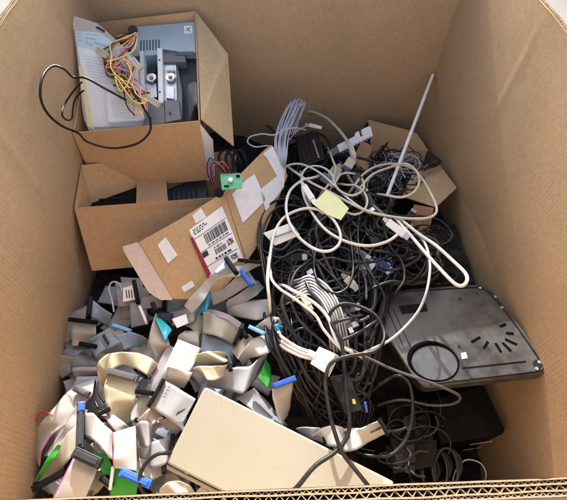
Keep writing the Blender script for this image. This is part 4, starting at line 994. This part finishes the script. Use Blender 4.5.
R('grey ribbon curling in an arch right of the cyan sheet', 'ribbon_beige', [(176, 352, 199, 354, .47), (176.5, 342, 199, 342, .487), (179, 335, 199, 332, .496), (186, 331, 198, 331, .492), (190, 333, 198, 336, .48)], (), .003)
R('grey ribbon band running up to the teal lined white ribbon', 'ribbon_grey', [(169, 312, 172, 326, .472), (182, 309, 184, 325, .476), (192, 306, 193, 322, .48), (200, 304, 199, 316, .482)], [(158, 317, 172, 318, .476, 'dark_grey_plastic', .02, .012)])
lp = Plane(P(172, 319, .486), P(186, 314, .488), P(177, 328, .484))
bm = BM(); slab(bm, [lp.on(x, y) for x, y in [(172, 319), (186, 314), (188.5, 323), (177, 328)]], .0012); o = link('paper_label', bm, 'white_paper'); tag(o, 'blank white label on the grey ribbon band right of the cyan sheet', 'label')
LIFT = .035
R('white ribbon curving up past the shipping label with teal lining', 'ribbon_white', [(184, 306, 192, 313, .478), (189, 299, 199, 306, .490), (196, 291, 205, 299, .502), (203, 284, 211, 288, .512), (212, 276, 217, 281, .520), (225, 273, 226, 278, .520), (237, 266, 239, 276, .518), (252, 262, 255, 268, .515), (262, 260, 263, 264, .51)], [(238, 260, 262, 262.5, .522, 'matte_black', .008, .010)], .004)
LIFT = 0.0
LIFT = .035
R('teal lining strip under the white ribbon by the shipping label', 'teal_sheet', [(200, 301, 198, 314, .488), (205, 295, 206, 311, .492), (210, 288, 211, 301, .496)], (), .001)
LIFT = 0.0
LIFT = .035
R('silver grey ribbon square with black connector covering the shipping label corner', 'ribbon_blue_grey', [(214, 272, 226, 259, .545), (216, 274, 231, 264, .548), (219, 276, 236, 272, .540)], [(226, 258, 237, 274, .552, 'matte_black', .010, .012)])
LIFT = 0.0
LIFT = .035
R('grey ribbon sweeping right to a bright blue connector', 'ribbon_grey', [(211, 293, 213, 305, .49), (222, 290, 224, 301, .496), (231, 282, 237, 293, .502), (240, 272, 249, 285, .506), (247, 269, 257, 283, .50)], [(241, 270.5, 252, 286, .512, 'blue_plastic', .010, .010)])
LIFT = 0.0
LIFT = .035
R('grey ribbon lying beneath the blue connector ribbon', 'ribbon_grey', [(228, 300, 226, 308, .478), (240, 293, 243, 303, .482), (252, 283, 257, 295, .486), (258, 280, 264, 288, .48)])
LIFT = 0.0
R('broad pale grey ribbon lying flat in the middle above the white lobe', 'ribbon_white', [(226, 302, 228, 315, .498), (241, 301, 243, 318, .502), (256, 300, 258, 320, .504), (271, 299, 274, 315.5, .502)], (), .001)
R('beige ribbon with pink tint bent down in the centre left', 'ribbon_beige', [(203, 311, 203, 333, .492), (213, 313, 213, 335, .502), (223, 316, 222, 338, .504), (233, 321, 228, 341, .502), (242, 327, 234, 345, .496)], (), .002)
R('pale violet ribbon edge along the top of the beige bent ribbon', 'ribbon_grey_pink', [(203, 309, 203, 315, .49), (215, 310, 215, 316, .503), (228, 314, 227, 320, .506), (243, 324, 241, 330, .500)])
R('white ribbon rolled over with bright blue inside near the black coil', 'ribbon_white', [(253, 329, 265, 335, .508), (261, 322, 273, 336, .516), (270, 316.5, 280, 337, .523), (280, 318, 284, 335, .525), (289, 325, 288, 330, .520), (284, 332, 281, 335, .505), (276, 336, 272, 338, .495)], [(249, 326.5, 265, 334, .520, 'pale_blue_plastic', .008, .009)], .005)
R('blue sheet tip inside the rolled white ribbon near the black coil', 'teal_sheet', [(273, 325, 275, 331, .532), (277, 324, 278, 331, .534), (283, 326.5, 283, 328, .533)], (), 0.0)
R('white ribbon strip below the rolled one with grey twisted tail', 'ribbon_white', [(271, 335, 277, 345, .506), (260, 336, 270, 352, .510), (251, 340, 260, 356, .508), (245, 348, 249, 359, .502), (238, 358, 243, 366, .49)], (), .003)
R('tan grey ribbon strip rising between beige and white ribbons', 'ribbon_tan', [(232, 352, 238, 360, .488), (240, 341, 247, 349, .494), (249, 334, 256, 340, .498)], [(241, 327, 247, 338, .498)])
R('grey blue ribbon lying under the cream fold at centre left', 'ribbon_blue_grey', [(203, 334, 200, 352, .478), (214, 337, 212, 356, .480), (226, 342, 226, 360, .478), (236, 350, 234, 366, .474)])
# ---- centre left
R('long pale ribbon slanting down to a small roll in the ribbon heap', 'ribbon_white', [(178, 339, 201, 348.5, .506), (171, 354, 195, 362, .503), (164, 368, 189, 374, .500), (158, 384, 178, 392, .488)], (), .001)
R('narrow pinkish grey ribbon edge beneath the slanting pale one', 'ribbon_grey_pink', [(168, 344, 178, 350, .488), (158, 364, 168, 370, .486), (148, 384, 158, 390, .482), (140, 398, 150, 404, .475)])
R('white ribbon rolled tight like a scroll above the printed grey ribbon', 'ribbon_white', [(166, 380, 184, 388, .500), (166, 372, 189, 380, .514), (168, 366.5, 192, 373, .522), (173, 365, 192, 374, .520), (174, 369, 189, 379, .512)], (), .001)
R('upper lobe of cream ribbon folded beside the slanting pale ribbon', 'ribbon_cream', [(196, 362, 203, 366, .492), (196, 355, 213, 363, .504), (206, 351.5, 226, 362, .510), (222, 352, 230, 359, .506), (229, 356, 231, 366, .492)], (), .005)
R('lower lobe of cream ribbon folded just above the cream panel', 'ribbon_cream', [(193, 368, 199, 373, .505), (199, 366, 208, 380, .514), (210, 366, 216, 380, .517), (222, 366, 225, 376, .514), (229, 364, 231, 371, .505)], (), .006)
R('grey ribbon lying flat along the top edge of the cream panel', 'ribbon_grey', [(210, 376, 206, 386, .496), (223, 370, 217, 388.5, .503), (237, 367, 231, 391, .506), (250, 366, 243, 393.5, .504), (259, 358, 253, 382, .498), (268, 352, 264, 366, .490)], (), .002)
R('bright green ribbon piece right of the grey flat ribbon', 'ribbon_green', [(266, 359, 271, 368, .492), (262, 369, 271, 377, .494), (258, 378, 268, 388, .490)], [(253, 383.5, 270, 393, .502, 'dark_grey_plastic', .012, .012)])
R('cream ribbon hanging below the bright blue connector beside the black coil', 'ribbon_beige', [(272, 389, 293, 382, .506), (273, 400, 292, 393, .504), (277, 413, 290, 406, .498), (281, 424, 288, 416, .490)], [(273, 386.5, 295.5, 378, .514, 'blue_plastic', .011, .012)], .001)
R('grey ribbon wedge slanting under the cream panel edge', 'ribbon_grey', [(236, 398, 254, 388, .484), (252, 410, 264, 398, .488), (270, 420, 276, 412, .486), (284, 428, 286, 424, .480)])
R('grey ribbon with dark printing and black edge connector left of cream panel', 'ribbon_grey', [(165, 381, 149, 406, .512), (175, 386, 159, 413, .516), (186, 393, 170, 420, .515), (196, 399, 180, 428, .508)], [(164, 379, 148, 407, .516, 'matte_black', .007, .010)], .001)
lp = Plane(P(165, 381, .5175), P(149, 406, .5175), P(196, 399, .5175))
bm = BM(); rp = random.Random(2)
for q in range(7):
    x_, y_ = 178+rp.uniform(-1, 1), 417-q*3.4
    bar(bm, lp.on(176+q*1.3, 416-q*.9, .0012), lp.on(178+q*1.2, 412-q*.6, .0012), .0016, .0005, bev=0)
o = link('lettering', bm, 'ink'); o.parent = bpl_parent = [x for x in bpy.data.objects if x.get('label', '').startswith('grey ribbon with dark printing')][0]; o.matrix_parent_inverse = bpl_parent.matrix_world.inverted(); bm = BM()
for q in range(4): bar(bm, lp.on(163+q*1.7, 397-q*3.2, .0015), lp.on(165+q*1.7, 396-q*3.2, .0015), .0014, .0005, bev=0)
o = link('lettering', bm, 'ink'); o.parent = bpl_parent = [x for x in bpy.data.objects if x.get('label', '').startswith('grey ribbon with dark printing')][0]; o.matrix_parent_inverse = bpl_parent.matrix_world.inverted()
R('cream ribbon arching widely over a black connector in the left heap', 'ribbon_cream', [(158, 365, 154, 374, .492), (151, 358, 147, 375, .503), (138, 353, 137, 369, .510), (122, 352, 123, 365, .512), (108, 354, 113, 369, .508), (99, 361, 108, 374, .500), (97, 371, 107, 380, .490), (101, 386, 108, 392, .478), (106, 398, 110, 402, .468)], (), .004)
R('cream ribbon hanging straight down from black connector under the arch', 'ribbon_cream', [(107, 375, 137, 380, .494), (104, 388, 136, 391, .496), (105, 400, 135, 403, .494), (109, 412, 131, 414, .488), (113, 424, 130, 423, .478)], [(108, 371, 138, 379, .502, 'mid_grey_plastic', .014, .012)], .002)
R('dark blue grey ribbon right of the cream hanging ribbon', 'ribbon_dark_grey', [(138, 377, 139, 390, .482), (147, 379, 146, 391, .486), (157, 383, 152, 394, .482)], [(136, 391, 153, 393.5, .492)])
R('tan ribbon bent under the black edge connector ribbon', 'ribbon_tan', [(137, 420, 144, 431, .498), (145, 412, 154, 424, .505), (153, 406, 163, 414, .502), (160, 408, 170, 416, .494)], (), .003)
R('beige ribbon strip down from the small black connector in the left heap', 'ribbon_beige', [(138, 396, 151, 398, .484), (137, 407, 149, 408, .486), (135, 420, 146, 420, .482)])
R('pinkish grey ribbon under the printed ribbon beside the cream panel', 'ribbon_grey_pink', [(158, 420, 166, 430, .486), (170, 417, 178, 430, .488), (182, 420, 186, 432, .484)])
# ---- front left, sunlit
R('big sunlit white ribbon draped along the left cardboard wall', 'ribbon_white_pink', [(100, 378, 74, 384, .462), (94, 392, 64, 396, .470), (82, 408, 52, 410, .474), (68, 424, 40, 424, .470), (50, 437, 32, 434, .460), (42, 452, 32, 444, .450), (39, 466, 34, 452, .440)], (), .006)
R('white ribbon fold inside the sunlit drape at left', 'ribbon_white', [(88, 410, 76, 406, .476), (78, 430, 66, 424, .476), (64, 446, 54, 442, .468), (50, 456, 44, 456, .455)], (), .003)
R('beige ribbon slanting down left to a black connector at the front corner', 'ribbon_beige', [(76, 426, 77, 451, .490), (67, 434, 68, 461, .488), (56, 448, 60, 470, .480), (44, 466, 48, 478, .470), (36, 482, 40, 486, .462)], [(33, 489, 67, 470, .470, 'matte_black', .012, .014)], .003)
R('bright green ribbon sliver between white and beige at far left', 'ribbon_green', [(58, 444, 61, 446, .492), (50, 454, 55, 458, .488), (42, 467, 46, 470, .480), (35, 482, 36, 484, .470)], (), .001)
R('blue topped black connector standing upright left of centre front', 'ribbon_dark_grey', [(84, 440, 92, 446, .478), (86, 448, 96, 454, .476), (90, 456, 98, 462, .470)], [(81, 404, 79.5, 449, .498, 'dark_grey_plastic', .013, .016), (81.5, 402, 81.2, 411, .5065, 'blue_plastic', .013, .005)])
R('white ribbon bending right from the upright blue topped connector', 'ribbon_white', [(85, 413, 85, 437, .492), (93, 413, 93, 440, .500), (100, 420, 101, 447, .500), (108, 428, 108, 456, .494), (113, 432, 112, 460, .486)], [(75, 388, 89, 395, .482, 'mid_grey_plastic', .012, .012)], .003)
R('flat white ribbon with pink edge in front of the green one', 'ribbon_white_pink', [(112.5, 432.5, 135.5, 426, .510), (113, 446, 136, 440, .513), (113, 458, 136.5, 454, .512), (113, 468, 137, 471, .506)], (), .002)
R('grey striped ribbon between the cream hanging and pink edged ribbons', 'ribbon_grey_pink', [(98, 412, 106, 408, .486), (106, 420, 116, 416, .490), (114, 430, 126, 424, .490), (122, 436, 132, 430, .484)], [(99, 414, 110, 409, .494, 'matte_black', .008, .009)])
R('white pink edged ribbon running to the rim from a grey connector', 'ribbon_white_pink', [(73, 458, 98, 468, .500), (68, 468, 94, 478, .500), (61, 482, 89, 490, .494), (52, 500, 83, 504, .482)], [(74.5, 452, 100.5, 464, .510, 'dark_grey_plastic', .018, .014)], .002)
R('green ribbon behind the grey connector at front left', 'ribbon_green', [(92, 450, 108, 456, .482), (97, 462, 112, 466, .484), (104, 474, 116, 478, .480)], [(101, 478, 112, 486, .490)])
R('broad bright green ribbon at the rim below the pink edged ribbon', 'ribbon_green', [(112, 466, 138, 470, .488), (112, 478, 138, 482, .488), (110, 490, 136, 496, .482), (110, 500, 134, 505, .474)], [(121, 472, 151, 485, .506, 'blue_plastic', .014, .013)], .002)
bm = BM(); bar(bm, P(113, 467, .502), P(110, 490, .496), .006, .008); o = link('plug', bm, 'metal'); tag(o, 'narrow silver plug standing on the green ribbon near the rim', 'plug')
R('grey ribbon rolled into a short tube right of the pink edged ribbon', 'ribbon_grey', [(136, 426, 140, 446, .494), (140, 421, 146, 448, .508), (147, 421, 150, 447, .512), (152, 426, 152, 444, .504), (152, 432, 153, 440, .49)], (), .003)
R('grey white ribbon lying behind the black cord loop at the front', 'ribbon_grey', [(139, 446, 142, 466, .486), (152, 442, 154, 468, .490), (164, 438, 166, 464, .490), (173, 434, 172, 452, .484)], (), .002)
R('beige ribbon fold beneath the black cord loop near the rim', 'ribbon_beige', [(139, 458, 142, 476, .478), (150, 460, 152, 480, .482), (164, 456, 164, 474, .482)])
R('cream ribbon dome sticking up at the rim under the panel corner', 'ribbon_beige', [(158, 500, 160, 510, .485), (160, 489, 168, 500, .498), (168, 482, 178, 496, .505), (180, 481, 188, 494, .506), (190, 486, 194, 498, .498), (196, 494, 197, 505, .485)], (), .004)
R('small cream ribbon peak at the rim right of the dome', 'ribbon_beige', [(196, 492, 200, 500, .486), (204, 484, 207, 498, .494), (212, 490, 214, 502, .486)])
cord('black cord hoop curving from the cream panel to the rim', [(184, 453, .470), (174, 452.5, .500), (166, 453, .516), (158, 454, .520), (149, 460, .520), (143, 468, .518), (139.5, 478, .514), (141, 488, .508), (146, 495, .500)], .0034, 'black_rubber', absz=True)
cord('thin brown cord loop touching the left wall above the drape', [(40, 424, .46), (37, 418, .465), (40, 413, .47), (47, 412.5, .475), (52, 416, .478)], .0016, 'red_wire', absz=True)
cord('thin black cord along the left of the pink edged ribbon', [(104, 402, .49), (98, 392, .49), (96, 380, .485), (94, 396, .48), (98, 408, .485)], .0022, 'black_cord', absz=True)
# right of the cream panel
R('white ribbon slit near its black connector beyond the cream panel', 'ribbon_white', [(380, 419.5, 386, 434, .486), (371, 424, 376, 438, .490), (360, 428, 366, 444, .490), (350, 428, 356, 450, .488), (340, 430, 346, 452, .482), (330, 436, 334, 454, .474)], [(379, 418, 388, 435, .494, 'matte_black', .008, .012)], .003)
bm = BM(); bar(bm, P(370.5, 432.5, .4925), P(381, 427.5, .4905), .004, .0014, bev=.0005); o = link('ribbon_slit', bm, 'ink'); par = [x for x in bpy.data.objects if x.get('label', '').startswith('white ribbon slit near')][0]; o.parent = par; o.matrix_parent_inverse = par.matrix_world.inverted()
R('white ribbon rolled into a sloping tube behind the cream panel', 'ribbon_white', [(312, 436, 318, 441, .482), (322, 428, 328, 446, .496), (334, 425, 338, 446, .502), (343, 428, 346, 440, .498), (347, 432, 348, 438, .485)], (), .004)
R('grey ribbon strip peeking over the cream panel top edge at right', 'ribbon_grey', [(296, 428, 302, 436, .478), (308, 427, 314, 440, .482), (322, 428, 326, 444, .480)])
S.cycles.use_denoising = True
